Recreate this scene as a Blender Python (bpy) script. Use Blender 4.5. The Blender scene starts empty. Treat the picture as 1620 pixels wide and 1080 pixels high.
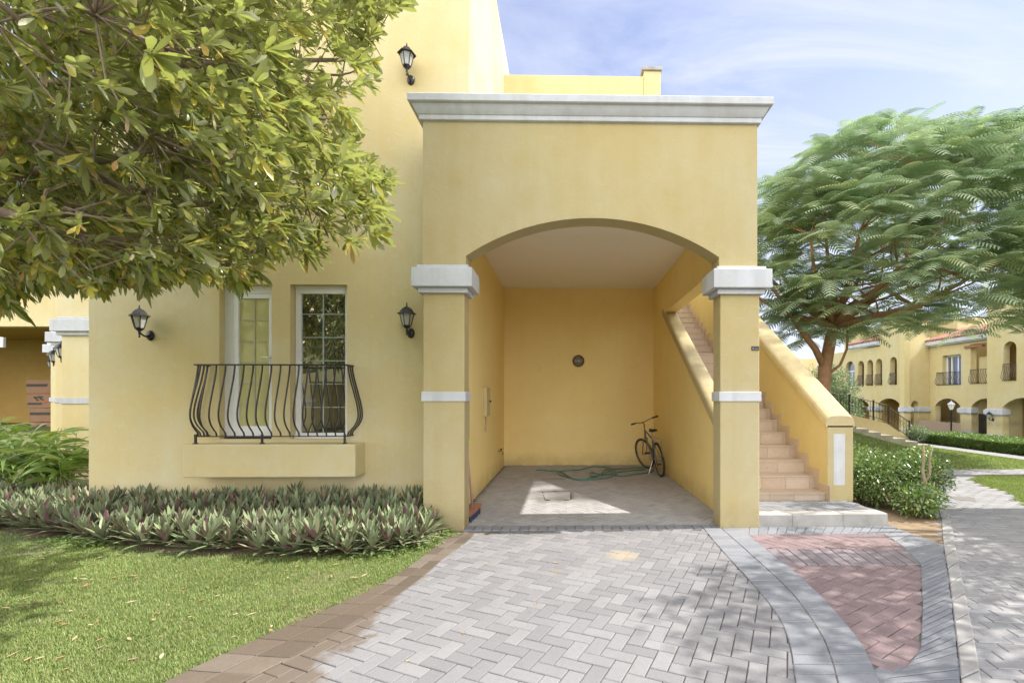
import bpy, math, random
import numpy as np
from mathutils import Vector, Matrix
random.seed(7); rng = np.random.default_rng(7)
scene = bpy.context.scene
col = scene.collection
R = math.radians
# ---------------------------------------------------------------- camera
F, CX, CY, CAMH = 765.0, 910.0, 628.0, 1.5
PSI = math.atan(15/765)
def ray(u, v):
    a = (u-CX)/F
    return (a*math.cos(PSI)+math.sin(PSI), -a*math.sin(PSI)+math.cos(PSI), -(v-CY)/F)
def G(u, v, h=0.0):
    x, y, z = ray(u, v); t = (h-CAMH)/z
    return (x*t, y*t)
def proj(x, y, z):
    xc = x*math.cos(PSI)-y*math.sin(PSI); zc = x*math.sin(PSI)+y*math.cos(PSI)
    return CX+F*xc/zc, CY-F*(z-CAMH)/zc
cam = bpy.data.cameras.new('camera'); camo = bpy.data.objects.new('camera', cam); col.objects.link(camo)
camo.location = (0, 0, CAMH); camo.rotation_euler = (math.pi/2, 0, -PSI)
cam.sensor_width = 36; cam.lens = 36*F/1620
cam.shift_x = -(CX-810)/1620; cam.shift_y = (CY-540)/1620
cam.clip_end = 2000; cam.clip_start = 0.05
scene.camera = camo
# ---------------------------------------------------------------- materials
def nmat(name):
    m = bpy.data.materials.new(name); m.use_nodes = True
    nt = m.node_tree; b = nt.nodes['Principled BSDF']
    return m, nt, b
def N(nt, t, **kw):
    n = nt.nodes.new(t)
    for k, v in kw.items():
        if hasattr(n, k): setattr(n, k, v)
        else: n.inputs[k.replace('_', ' ')].default_value = v
    return n
def ramp(nt, fac, stops, interp='LINEAR'):
    r = nt.nodes.new('ShaderNodeValToRGB'); r.color_ramp.interpolation = interp
    e = r.color_ramp.elements
    while len(e) > 1: e.remove(e[-1])
    e[0].position = stops[0][0]; e[0].color = (*stops[0][1], 1)
    for p, c in stops[1:]:
        q = e.new(p); q.color = (*c, 1)
    nt.links.new(fac, r.inputs[0]); return r
def noise(nt, vec, scale, detail=4, rough=.6, dist=0):
    n = nt.nodes.new('ShaderNodeTexNoise'); n.inputs['Scale'].default_value = scale
    n.inputs['Detail'].default_value = detail; n.inputs['Roughness'].default_value = rough
    n.inputs['Distortion'].default_value = dist
    if vec is not None: nt.links.new(vec, n.inputs['Vector'])
    return n
def mixc(nt, fac, a, b, mode='MIX'):
    m = nt.nodes.new('ShaderNodeMix'); m.data_type = 'RGBA'; m.blend_type = mode
    for s, v in ((0, fac), (6, a), (7, b)):
        if hasattr(v, 'links') or isinstance(v, bpy.types.NodeSocket): nt.links.new(v, m.inputs[s])
        else: m.inputs[s].default_value = v if s == 0 else (*v, 1)
    return m.outputs[2]
def mth(nt, op, a, b=None, clamp=False):
    m = nt.nodes.new('ShaderNodeMath'); m.operation = op; m.use_clamp = clamp
    for i, v in enumerate((a, b)):
        if v is None: continue
        if isinstance(v, bpy.types.NodeSocket): nt.links.new(v, m.inputs[i])
        else: m.inputs[i].default_value = v
    return m.outputs[0]
def coords(nt, world=True):
    # world position, so patterns do not repeat between pieces
    return nt.nodes.new('ShaderNodeNewGeometry').outputs['Position']
def mapping(nt, vec, sc=(1, 1, 1), rot=(0, 0, 0)):
    m = nt.nodes.new('ShaderNodeMapping'); m.inputs['Scale'].default_value = sc; m.inputs['Rotation'].default_value = rot
    nt.links.new(vec, m.inputs['Vector']); return m.outputs[0]
def bump(nt, b, hgt, strength=.3, dist=.02, prev=None):
    n = nt.nodes.new('ShaderNodeBump'); n.inputs['Strength'].default_value = strength; n.inputs['Distance'].default_value = dist
    nt.links.new(hgt, n.inputs['Height'])
    if prev is not None: nt.links.new(prev, n.inputs['Normal'])
    nt.links.new(n.outputs[0], b.inputs['Normal']); return n.outputs[0]

def stucco(name, base, dark, light, rough=.9, streak=.5, bs=.5):
    m, nt, b = nmat(name); P = coords(nt); L = nt.links
    n1 = noise(nt, P, .55, 5, .62); n2 = noise(nt, P, 3.2, 6, .7, .4)
    st = noise(nt, mapping(nt, P, (5.5, 5.5, .35)), 1.0, 5, .6)      # rain streaks
    f1 = ramp(nt, n1.outputs[0], [(.38, (0, 0, 0)), (.62, (1, 1, 1))]).outputs[0]
    c = mixc(nt, f1, base, light)
    f2 = ramp(nt, n2.outputs[0], [(.35, (0, 0, 0)), (.75, (1, 1, 1))]).outputs[0]
    c = mixc(nt, mth(nt, 'MULTIPLY', f2, .42), c, dark)
    f3 = ramp(nt, st.outputs[0], [(.45, (0, 0, 0)), (.78, (1, 1, 1))]).outputs[0]
    c = mixc(nt, mth(nt, 'MULTIPLY', f3, streak), c, dark)
    # pale trowel scuffs
    sc = noise(nt, mapping(nt, P, (1, 1, 1.7)), 5.5, 3, .55, 2.2)
    fs = ramp(nt, sc.outputs[0], [(.66, (0, 0, 0)), (.70, (1, 1, 1)), (.74, (0, 0, 0))]).outputs[0]
    c = mixc(nt, mth(nt, 'MULTIPLY', fs, .3), c, tuple(min(1, x*1.18) for x in light))
    # hairline cracks and fine blotches
    vo = nt.nodes.new('ShaderNodeTexVoronoi'); vo.feature = 'DISTANCE_TO_EDGE'; vo.inputs['Scale'].default_value = .8
    wn = noise(nt, P, 3.0, 4, .6); va = nt.nodes.new('ShaderNodeVectorMath'); va.operation = 'ADD'; L.new(P, va.inputs[0]); L.new(wn.outputs['Color'], va.inputs[1]); L.new(va.outputs[0], vo.inputs['Vector'])
    ck = mth(nt, 'SUBTRACT', 1.0, mth(nt, 'MULTIPLY', vo.outputs['Distance'], 260), True)
    ck = mth(nt, 'MULTIPLY', ck, ramp(nt, n2.outputs[0], [(.5, (0, 0, 0)), (.6, (1, 1, 1))]).outputs[0])
    c = mixc(nt, mth(nt, 'MULTIPLY', ck, .3), c, tuple(x*.55 for x in dark))
    # splash dirt near the ground
    sep = nt.nodes.new('ShaderNodeSeparateXYZ'); L.new(P, sep.inputs[0])
    dz = mth(nt, 'SUBTRACT', 1.0, mth(nt, 'MULTIPLY', mth(nt, 'ABSOLUTE', sep.outputs[2]), 3.2), True)
    dn = mth(nt, 'MULTIPLY', dz, mth(nt, 'ADD', n2.outputs[0], -.12))
    c = mixc(nt, mth(nt, 'MULTIPLY', dn, .9, True), c, (.22, .17, .10))
    L.new(c, b.inputs['Base Color']); b.inputs['Roughness'].default_value = rough
    b.inputs['Specular IOR Level'].default_value = .15
    bn = noise(nt, P, 42, 5, .65); p = bump(nt, b, bn.outputs[0], bs*.55, .006)
    bn2 = noise(nt, mapping(nt, P, (1, 1, 1.4)), 6.0, 4, .6, 1.6)
    bump(nt, b, bn2.outputs[0], bs*.6, .014, p)
    return m
YW = stucco('yellow_stucco_shade_lift', (.67, .56, .30), (.60, .475, .215), (.665, .62, .43), streak=.35, bs=.4)  # house paint, lightened in colour to offset the tree's shade on the wall
YI = stucco('carport_stucco_shade_lift', (.88, .70, .31), (.83, .63, .25), (.90, .74, .37), streak=.25, bs=.4)  # same house paint, brightened in colour in place of light inside the carport
YP = stucco('portico_stucco_light_cut', (.475, .395, .205), (.42, .325, .14), (.49, .435, .275), streak=.35, bs=.4)  # same house paint, darkened in colour to hold down the light on the portico
WH = stucco('white_trim', (.56, .58, .63), (.40, .395, .39), (.62, .65, .70), streak=.6, bs=.35)
CP = stucco('coping_stucco', (.52, .43, .235), (.36, .29, .17), (.57, .49, .31), streak=.25, bs=.4)
CE = stucco('ceiling_paint', (.87, .83, .79), (.84, .80, .76), (.89, .86, .83), streak=0, bs=.15)
YF = stucco('far_stucco', (.60, .505, .26), (.54, .435, .20), (.63, .56, .34), streak=.3, bs=.2)
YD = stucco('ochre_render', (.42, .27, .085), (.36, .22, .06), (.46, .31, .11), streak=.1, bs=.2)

def plain(name, c, rough=.5, metal=0, spec=.5, var=0, vscale=8, dark=None, bmp=0, bscale=60):
    m, nt, b = nmat(name); b.inputs['Roughness'].default_value = rough
    b.inputs['Metallic'].default_value = metal; b.inputs['Specular IOR Level'].default_value = spec
    if var > 0:
        P = coords(nt); n = noise(nt, P, vscale, 5, .65)
        f = ramp(nt, n.outputs[0], [(.35, (0, 0, 0)), (.7, (1, 1, 1))]).outputs[0]
        d = dark or tuple(x*.55 for x in c)
        nt.links.new(mixc(nt, mth(nt, 'MULTIPLY', f, var), c, d), b.inputs['Base Color'])
    else: b.inputs['Base Color'].default_value = (*c, 1)
    if bmp: bump(nt, b, noise(nt, coords(nt), bscale, 4, .6).outputs[0], bmp, .004)
    return m
IRON = plain('black_iron', (.035, .032, .035), .42, .3, .5, .6, 20, (.11, .08, .06))
LANT = plain('lantern_metal', (.03, .03, .035), .35, .5, .5, .5, 30, (.09, .09, .10))
UPVC = plain('white_upvc', (.86, .87, .90), .3, 0, .5, .25, 4, (.62, .63, .64))
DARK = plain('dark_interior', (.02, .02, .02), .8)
TILE = plain('terracotta_tile', (.33, .17, .125), .7, 0, .3, .7, 6, (.24, .10, .08))
BARK = plain('brown_bark', (.47, .27, .165), .9, 0, .2, .8, 9, (.29, .16, .10), .6, 30)
BARKG = plain('grey_bark', (.30, .24, .18), .9, 0, .2, .8, 14, (.16, .12, .09), .6, 40)
RUB = plain('black_rubber', (.03, .03, .03), .75, 0, .3)
METG = plain('grey_metal', (.35, .36, .38), .35, .8)
SOIL = plain('sandy_soil', (.33, .25, .17), .95, 0, .1, .9, 5, (.18, .13, .085), .8, 30)
JOINT = plain('joint_sand', (.15, .13, .115), .95, 0, .1, .9, 7, (.30, .27, .24))
CONC = plain('grey_concrete', (.42, .41, .40), .9, 0, .2, .8, 5, (.27, .26, .25), .5, 40)
BAMB = plain('bamboo_screen', (.42, .33, .25), .8, 0, .2, .7, 25, (.27, .2, .15))
PICK = plain('brown_paint', (.16, .07, .06), .6, 0, .3, .6, 10)
WOOD = plain('worn_red_wood', (.42, .20, .12), .7, 0, .3, .8, 14, (.24, .11, .07))
CARD = plain('brown_cardboard', (.27, .165, .105), .85, 0, .2, .5, 5, (.21, .12, .075))
INK = plain('box_ink', (.05, .04, .03), .8)
INKR = plain('box_ink_red', (.40, .09, .03), .8)
def glassy(name, tint, mixf=.5, inner=(.02, .02, .02), rough=.01, wav=.015):
    m, nt, b = nmat(name); out = nt.nodes['Material Output']
    g = N(nt, 'ShaderNodeBsdfGlossy'); g.inputs['Color'].default_value = (*tint, 1); g.inputs['Roughness'].default_value = rough
    b.inputs['Base Color'].default_value = (*inner, 1); b.inputs['Roughness'].default_value = .5
    bp = N(nt, 'ShaderNodeBump'); bp.inputs['Strength'].default_value = wav; bp.inputs['Distance'].default_value = .05
    nt.links.new(noise(nt, coords(nt), 2.2, 1, .5).outputs[0], bp.inputs['Height']); nt.links.new(bp.outputs[0], g.inputs['Normal'])
    mx = N(nt, 'ShaderNodeMixShader'); mx.inputs[0].default_value = mixf
    nt.links.new(b.outputs[0], mx.inputs[1]); nt.links.new(g.outputs[0], mx.inputs[2]); nt.links.new(mx.outputs[0], out.inputs[0])
    return m
GLS = glassy('window_glass', (.92, .95, .98), .62)
GLD = glassy('door_glass_painted_reflection', (.88, .92, .80), .22, (.55, .52, .22))  # olive base colour stands in for the yellow wall mirrored in the pane
GLF = glassy('far_glass', (.7, .75, .8), .35, (.05, .06, .07))
def clear(name, tint=(.85, .87, .88), gl=.25, op=.25):
    m, nt, b = nmat(name); out = nt.nodes['Material Output']
    t = N(nt, 'ShaderNodeBsdfTransparent'); t.inputs[0].default_value = (*tint, 1)
    b.inputs['Base Color'].default_value = (.75, .77, .76, 1); b.inputs['Roughness'].default_value = .12
    mx = N(nt, 'ShaderNodeMixShader'); mx.inputs[0].default_value = op
    nt.links.new(t.outputs[0], mx.inputs[1]); nt.links.new(b.outputs[0], mx.inputs[2]); nt.links.new(mx.outputs[0], out.inputs[0])
    return m
LGL = clear('lantern_glass', op=.45)

def brickmat(name, c1, c2, c3, stain=None, wet=None, rough=.85):
    m, nt, b = nmat(name); L = nt.links
    geo = nt.nodes.new('ShaderNodeNewGeometry'); P = geo.outputs['Position']
    r = ramp(nt, geo.outputs['Random Per Island'], [(0, c1), (.5, c2), (1, c3)])
    n = noise(nt, P, 2.2, 5, .6); n2 = noise(nt, P, 38, 4, .7); n3 = noise(nt, P, 160, 2, .6)
    c = mixc(nt, mth(nt, 'MULTIPLY', ramp(nt, n.outputs[0], [(.35, (0, 0, 0)), (.7, (1, 1, 1))]).outputs[0], .35), r.outputs[0], tuple(x*.72 for x in c2))
    c = mixc(nt, mth(nt, 'MULTIPLY', ramp(nt, n2.outputs[0], [(.4, (0, 0, 0)), (.72, (1, 1, 1))]).outputs[0], .3), c, tuple(x*.68 for x in c2))
    c = mixc(nt, mth(nt, 'MULTIPLY', ramp(nt, n3.outputs[0], [(.45, (0, 0, 0)), (.7, (1, 1, 1))]).outputs[0], .22), c, tuple(min(.9, x*1.35) for x in c3))
    # small dark grime spots
    n4 = noise(nt, P, 9, 3, .5)
    c = mixc(nt, mth(nt, 'MULTIPLY', ramp(nt, n4.outputs[0], [(.68, (0, 0, 0)), (.76, (1, 1, 1))]).outputs[0], .35), c, (.16, .13, .11))
    if stain:
        sp = nt.nodes.new('ShaderNodeSeparateXYZ'); L.new(P, sp.inputs[0])
        for (sx, sy, sr, sc, am) in stain:
            dx = mth(nt, 'SUBTRACT', sp.outputs[0], sx); dy = mth(nt, 'SUBTRACT', sp.outputs[1], sy)
            d = mth(nt, 'ADD', mth(nt, 'MULTIPLY', dx, dx), mth(nt, 'MULTIPLY', dy, dy))
            k = mth(nt, 'SUBTRACT', 1.0, mth(nt, 'DIVIDE', mth(nt, 'ADD', d, mth(nt, 'MULTIPLY', n2.outputs[0], sr*sr*.6)), sr*sr), True)
            c = mixc(nt, mth(nt, 'MULTIPLY', k, am, True), c, sc)
    if wet:   # rusty watered margin: signed distance to a line plus noise
        (ax, ay), (bx, by), colr = wet
        ln = math.hypot(bx-ax, by-ay); nx, ny = (by-ay)/ln, -(bx-ax)/ln
        sp = nt.nodes.new('ShaderNodeSeparateXYZ'); L.new(P, sp.inputs[0])
        d = mth(nt, 'ADD', mth(nt, 'MULTIPLY', mth(nt, 'SUBTRACT', sp.outputs[0], ax), nx), mth(nt, 'MULTIPLY', mth(nt, 'SUBTRACT', sp.outputs[1], ay), ny))
        nn = noise(nt, P, 3.0, 4, .65)
        d = mth(nt, 'ADD', d, mth(nt, 'MULTIPLY', mth(nt, 'SUBTRACT', nn.outputs[0], .5), .55))
        k = mth(nt, 'MULTIPLY', d, -14, True)
        c = mixc(nt, mth(nt, 'MULTIPLY', k, .82), c, colr)
        rr = mth(nt, 'SUBTRACT', rough, mth(nt, 'MULTIPLY', k, .25)); L.new(rr, b.inputs['Roughness'])
    else: b.inputs['Roughness'].default_value = rough
    L.new(c, b.inputs['Base Color']); b.inputs['Specular IOR Level'].default_value = .25
    p = bump(nt, b, n3.outputs[0], .35, .004); bump(nt, b, n2.outputs[0], .3, .006, p)
    return m
WETL = (G(556, 1028), G(694, 886), (.14, .105, .075))
PAVG = brickmat('grey_pavers', (.20, .197, .205), (.235, .231, .24), (.28, .276, .282), wet=WETL,
                stain=[(*G(985, 878), .22, (.46, .36, .22), .75), (*G(880, 905), .10, (.26, .23, .18), .8), (*G(968, 905), .05, (.2, .18, .16), .8), (*G(870, 830), .2, (.33, .30, .28), .4)])
PAVC = brickmat('carport_pavers', (.32, .31, .315), (.36, .35, .355), (.41, .40, .40), stain=[(*G(900, 785), .9, (.30, .27, .25), .5), (*G(1000, 760), .8, (.27, .24, .22), .5)])
PAVB = brickmat('blue_grey_pavers', (.20, .21, .235), (.235, .245, .27), (.28, .285, .305))
PAVR = brickmat('red_pavers', (.215, .158, .162), (.25, .186, .19), (.295, .222, .224))
PAVW = brickmat('brown_pavers', (.25, .18, .13), (.30, .215, .155), (.36, .28, .215))
PAVP = brickmat('path_pavers', (.27, .27, .28), (.31, .305, .315), (.37, .36, .36))
STEPT = brickmat('beige_step_tile', (.43, .345, .275), (.465, .375, .30), (.50, .41, .335), rough=.6)

def leafmat(name, stops, back=None, rough=.4, trans=.35, tint=(1.15, 1.25, .55), spec=.5, vein=True):
    m, nt, b = nmat(name); L = nt.links; out = nt.nodes['Material Output']
    geo = nt.nodes.new('ShaderNodeNewGeometry')
    c = ramp(nt, geo.outputs['Random Per Island'], stops).outputs[0]
    n = noise(nt, geo.outputs['Position'], 1.4, 2, .5)
    hs = N(nt, 'ShaderNodeHueSaturation'); L.new(c, hs.inputs['Color'])
    L.new(mth(nt, 'ADD', mth(nt, 'MULTIPLY', n.outputs[0], .6), .7), hs.inputs['Value']); c = hs.outputs[0]
    n5 = noise(nt, geo.outputs['Position'], 60, 3, .6)
    c = mixc(nt, mth(nt, 'MULTIPLY', ramp(nt, n5.outputs[0], [(.5, (0, 0, 0)), (.7, (1, 1, 1))]).outputs[0], .3), c, tuple(x*.6 for x in stops[len(stops)//2][1]))
    if back and isinstance(back, list):
        fr = mth(nt, 'FRACT', mth(nt, 'MULTIPLY', geo.outputs['Random Per Island'], 17.3)); c = mixc(nt, geo.outputs['Backfacing'], c, ramp(nt, fr, back).outputs[0])
    elif back: c = mixc(nt, geo.outputs['Backfacing'], c, back)
    L.new(c, b.inputs['Base Color']); b.inputs['Roughness'].default_value = rough; b.inputs['Specular IOR Level'].default_value = spec
    t = N(nt, 'ShaderNodeBsdfTranslucent')
    L.new(mixc(nt, 1.0, c, tint, 'MULTIPLY'), t.inputs[0])
    mx = N(nt, 'ShaderNodeMixShader'); mx.inputs[0].default_value = trans
    L.new(b.outputs[0], mx.inputs[1]); L.new(t.outputs[0], mx.inputs[2]); L.new(mx.outputs[0], out.inputs[0])
    return m
# ---------------------------------------------------------------- mesh helpers
def tag(o, label=None, cat=None, group=None, kind=None):
    if label: o['label'] = label
    if cat: o['category'] = cat
    if group: o['group'] = group
    if kind: o['kind'] = kind
    return o
def empty(name, loc=(0, 0, 0), rz=0, **kw):
    o = bpy.data.objects.new(name, None); col.objects.link(o); o.location = loc; o.rotation_euler = (0, 0, rz)
    o.empty_display_size = .1
    return tag(o, **kw)
def link(name, me, mats, parent=None, smooth=False, bevel=0, loc=None):
    o = bpy.data.objects.new(name, me); col.objects.link(o)
    for m in (mats if isinstance(mats, (list, tuple)) else [mats]): me.materials.append(m)
    if smooth: me.polygons.foreach_set('use_smooth', [True]*len(me.polygons))
    if parent is not None: o.parent = parent
    if loc is not None: o.location = loc
    if bevel:
        b = o.modifiers.new('bevel', 'BEVEL'); b.width = bevel; b.segments = 2; b.limit_method = 'ANGLE'; b.angle_limit = R(40)
    return o
class MB:
    def __init__(s): s.v = []; s.f = []; s.m = []
    def add(s, vs, fs, mi=0):
        n = len(s.v); s.v += [tuple(p) for p in vs]; s.f += [tuple(i+n for i in f) for f in fs]; s.m += [mi]*len(fs); return s
    def box(s, x0, x1, y0, y1, z0, z1, mi=0):
        return s.add([(x0, y0, z0), (x1, y0, z0), (x1, y1, z0), (x0, y1, z0), (x0, y0, z1), (x1, y0, z1), (x1, y1, z1), (x0, y1, z1)],
                     [(0, 3, 2, 1), (4, 5, 6, 7), (0, 1, 5, 4), (1, 2, 6, 5), (2, 3, 7, 6), (3, 0, 4, 7)], mi)
    def obox(s, c, ax, ay, az, hx, hy, hz, mi=0):
        c, ax, ay, az = map(Vector, (c, ax, ay, az)); vs = []
        for k in (-1, 1):
            for (i, j) in ((-1, -1), (1, -1), (1, 1), (-1, 1)): vs.append(c+ax*hx*i+ay*hy*j+az*hz*k)
        return s.add(vs, [(0, 3, 2, 1), (4, 5, 6, 7), (0, 1, 5, 4), (1, 2, 6, 5), (2, 3, 7, 6), (3, 0, 4, 7)], mi)
    def prism(s, poly, a0, a1, axis='y', mi=0):
        # poly in the two other axes (x,z for y ; y,z for x ; x,y for z)
        n = len(poly)
        def mk(p, a): return {'y': (p[0], a, p[1]), 'x': (a, p[0], p[1]), 'z': (p[0], p[1], a)}[axis]
        ar = sum(poly[i][0]*poly[(i+1) % n][1]-poly[(i+1) % n][0]*poly[i][1] for i in range(n))
        fl = (ar > 0) ^ (axis == 'y')   # orientation
        A, B = list(range(n)), list(range(n, 2*n))
        fs = [tuple(A[::-1]) if fl else tuple(A), tuple(B) if fl else tuple(B[::-1])]
        for i in range(n):
            j = (i+1) % n; q = (i, j, n+j, n+i); fs.append(q if fl else q[::-1])
        return s.add([mk(p, a0) for p in poly]+[mk(p, a1) for p in poly], fs, mi)
    def tube(s, pts, rad, n=8, caps=True, mi=0):
        pts = [Vector(p) for p in pts]
        if not hasattr(rad, '__len__'): rad = [rad]*len(pts)
        ref = Vector((0, 0, 1)); vs = []; prev = None
        for i, p in enumerate(pts):
            t = (pts[min(i+1, len(pts)-1)]-pts[max(i-1, 0)]).normalized()
            if prev is None:
                u = t.cross(ref if abs(t.z) < .9 else Vector((1, 0, 0))).normalized()
            else: u = (prev-t*prev.dot(t)).normalized()
            prev = u; w = t.cross(u)
            for k in range(n):
                a = 2*math.pi*k/n; vs.append(p+(u*math.cos(a)+w*math.sin(a))*rad[i])
        fs = []
        for i in range(len(pts)-1):
            for k in range(n):
                a, b = i*n+k, i*n+(k+1) % n; fs.append((a, b, b+n, a+n))
        if caps: fs += [tuple(range(n))[::-1], tuple(range((len(pts)-1)*n, len(pts)*n))]
        return s.add(vs, fs, mi)
    def lathe(s, prof, n=16, c=(0, 0, 0), axis='z', rot=0, sx=1, sy=1, mi=0):
        vs = []; fs = []
        for (r, h) in prof:
            for k in range(n):
                a = 2*math.pi*k/n+rot; x, y = r*math.cos(a)*sx, r*math.sin(a)*sy
                q = {'z': (x, y, h), 'y': (x, h, y), 'x': (h, x, y)}[axis]; vs.append((q[0]+c[0], q[1]+c[1], q[2]+c[2]))
        for i in range(len(prof)-1):
            for k in range(n):
                a, b = i*n+k, i*n+(k+1) % n; fs.append((a, b, b+n, a+n))
        fs += [tuple(range(n))[::-1], tuple(range((len(prof)-1)*n, len(prof)*n))]
        if axis == 'y': fs = [f[::-1] for f in fs]
        return s.add(vs, fs, mi)
    def brick(s, q, z0, z1, ch=.004, gap=.003, mi=0, bot=False):
        # q: four ground corners; bevelled block with a small gap round it
        cx = sum(p[0] for p in q)/4; cy = sum(p[1] for p in q)/4
        def ins(d):
            o = []
            for i in range(4):
                a, b, c = q[i-1], q[i], q[(i+1) % 4]
                v1 = Vector((a[0]-b[0], a[1]-b[1])); v2 = Vector((c[0]-b[0], c[1]-b[1]))
                if v1.length < 1e-6 or v2.length < 1e-6: o.append((b[0], b[1])); continue
                v1.normalize(); v2.normalize(); w = v1+v2
                sn = max(.3, abs(v1.x*v2.y-v1.y*v2.x)); w = w/ sn*d
                o.append((b[0]+w.x, b[1]+w.y))
            return o
        A = ins(gap); B = ins(gap+ch)
        t = (random.random()-.5)*.0035; tx = (random.random()-.5)*.012; ty = (random.random()-.5)*.012
        zz = lambda p: z1+t+(p[0]-cx)*tx+(p[1]-cy)*ty
        vs = [(x, y, z0) for x, y in A]+[(x, y, zz((x, y))-ch) for x, y in A]+[(x, y, zz((x, y))) for x, y in B]
        fs = [(8, 9, 10, 11)]
        for i in range(4):
            j = (i+1) % 4; fs += [(i, j, 4+j, 4+i), (4+i, 4+j, 8+j, 8+i)]
        ar = sum(q[i][0]*q[(i+1) % 4][1]-q[(i+1) % 4][0]*q[i][1] for i in range(4))
        if ar < 0: fs = [f[::-1] for f in fs]
        return s.add(vs, fs, mi)
    def build(s, name, mats, parent=None, smooth=False, bevel=0, loc=None):
        me = bpy.data.meshes.new(name); me.from_pydata(s.v, [], s.f)
        if any(s.m): me.polygons.foreach_set('material_index', s.m)
        me.update()
        return link(name, me, mats, parent, smooth, bevel, loc)
def npmesh(name, V, Q, mats, parent=None, smooth=False, mi=None):
    V = np.asarray(V, np.float32).reshape(-1, 3); Q = np.asarray(Q, np.int32)
    k = Q.shape[1]; me = bpy.data.meshes.new(name)
    me.vertices.add(len(V)); me.vertices.foreach_set('co', V.ravel())
    me.loops.add(Q.size); me.loops.foreach_set('vertex_index', Q.ravel())
    me.polygons.add(len(Q)); me.polygons.foreach_set('loop_start', np.arange(len(Q), dtype=np.int32)*k)
    if mi is not None: me.polygons.foreach_set('material_index', np.asarray(mi, np.int32))
    me.update(calc_edges=True)
    return link(name, me, mats, parent, smooth)
def nrm(a): return a/np.maximum(1e-9, np.linalg.norm(a, axis=-1, keepdims=True))
def leaves(base, d, L, W, droop=.3, fold=.15, up=None, prof=(.25, .85, 1.0, .7, 0.04), segs=4):
    """strips of quads with a bent midrib; returns V,Q"""
    base = np.asarray(base, float); d = nrm(np.asarray(d, float)); n = len(base)
    L = np.broadcast_to(L, n)[:, None].astype(float); W = np.broadcast_to(W, n)[:, None].astype(float)
    droop = np.broadcast_to(droop, n)[:, None].astype(float)
    if up is None:
        up = np.tile([0, 0, 1.], (n, 1))+rng.normal(0, .45, (n, 3))
    side = nrm(np.cross(d, up)); nm = nrm(np.cross(side, d))
    rows = []
    for i in range(segs+1):
        t = i/segs
        c = base+d*L*t+np.array([0, 0, -1.])*droop*L*t*t
        w = W*np.interp(t, np.linspace(0, 1, len(prof)), prof)*.5
        mid = c-nm*w*fold*2
        rows.append((c-side*w, mid, c+side*w))
    V = np.stack([p for r in rows for p in r], 1)   # n, (segs+1)*3, 3
    k = (segs+1)*3; q = []
    for i in range(segs):
        a = i*3; q += [(a, a+1, a+4, a+3), (a+1, a+2, a+5, a+4)]
    Q = (np.arange(n)[:, None, None]*k+np.array(q)[None]).reshape(-1, 4)
    return V.reshape(-1, 3), Q
def merge(parts):
    V = []; Q = []; o = 0
    for v, q in parts: V.append(v); Q.append(q+o); o += len(v)
    return np.concatenate(V), np.concatenate(Q)
def inpoly(x, y, poly):
    x = np.asarray(x, float); y = np.asarray(y, float); r = np.zeros(x.shape, bool); n = len(poly)
    for i in range(n):
        x1, y1 = poly[i]; x2, y2 = poly[(i+1) % n]
        if y1 == y2: continue
        c = ((y1 > y) != (y2 > y)) & (x < (x2-x1)*(y-y1)/(y2-y1)+x1); r ^= c
    return r
def clone(o, parent=None):
    c = o.copy(); col.objects.link(c)
    if parent is not None: c.parent = parent
    for ch in list(o.children): clone(ch, c)
    return c
# ---------------------------------------------------------------- light and sky
EL, AZ = R(49), R(1.6)         # sun to the right, a touch behind the facade plane
sun = bpy.data.lights.new('sun', 'SUN'); sun.energy = 2.4; sun.angle = R(.6); sun.color = (1, .95, .87)
so = bpy.data.objects.new('sun', sun); col.objects.link(so)
sd = Vector((math.cos(EL)*math.cos(AZ), math.cos(EL)*math.sin(AZ), math.sin(EL)))
so.rotation_euler = sd.to_track_quat('Z', 'Y').to_euler(); so.location = (10, 0, 12)
w = bpy.data.worlds.new('World'); scene.world = w; w.use_nodes = True; nt = w.node_tree
bg = nt.nodes['Background']; bg.inputs[1].default_value = .08
sky = nt.nodes.new('ShaderNodeTexSky'); sky.sky_type = 'NISHITA'; sky.sun_disc = False
sky.sun_elevation = EL; sky.sun_rotation = math.pi/2-AZ; sky.air_density = 1.0; sky.dust_density = 1.5; sky.ozone_density = 2.0
tc = nt.nodes.new('ShaderNodeTexCoord'); sp = nt.nodes.new('ShaderNodeSeparateXYZ'); nt.links.new(tc.outputs['Generated'], sp.inputs[0])
zz = mth(nt, 'MAXIMUM', sp.outputs[2], .04)
cb = nt.nodes.new('ShaderNodeCombineXYZ'); nt.links.new(mth(nt, 'DIVIDE', sp.outputs[0], zz), cb.inputs[0]); nt.links.new(mth(nt, 'DIVIDE', sp.outputs[1], zz), cb.inputs[1])
cv = mapping(nt, cb.outputs[0], (.55, 1.25, 1), (0, 0, R(-38)))
cn = noise(nt, cv, 1.5, 9, .62, .9); cn2 = noise(nt, cb.outputs[0], .42, 4, .5)
cf = mth(nt, 'MULTIPLY', ramp(nt, cn.outputs[0], [(.36, (0, 0, 0)), (.66, (1, 1, 1))]).outputs[0], ramp(nt, cn2.outputs[0], [(.30, (.25, .25, .25)), (.62, (1, 1, 1))]).outputs[0])
lowf = ramp(nt, sp.outputs[2], [(.0, (1, 1, 1)), (.38, (.55, .55, .55)), (.62, (.0, .0, .0))]).outputs[0]   # thin cloud thickens towards the horizon
cf = mth(nt, 'MAXIMUM', cf, mth(nt, 'MULTIPLY', lowf, .85), True)
skc = mixc(nt, .35, sky.outputs[0], (2.6, 2.75, 4.3))
FILL_BANK = (15.0, 14.8, 14.6)
c1 = mixc(nt, mth(nt, 'MULTIPLY', cf, .9), skc, (4.3, 4.45, 5.2))
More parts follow.
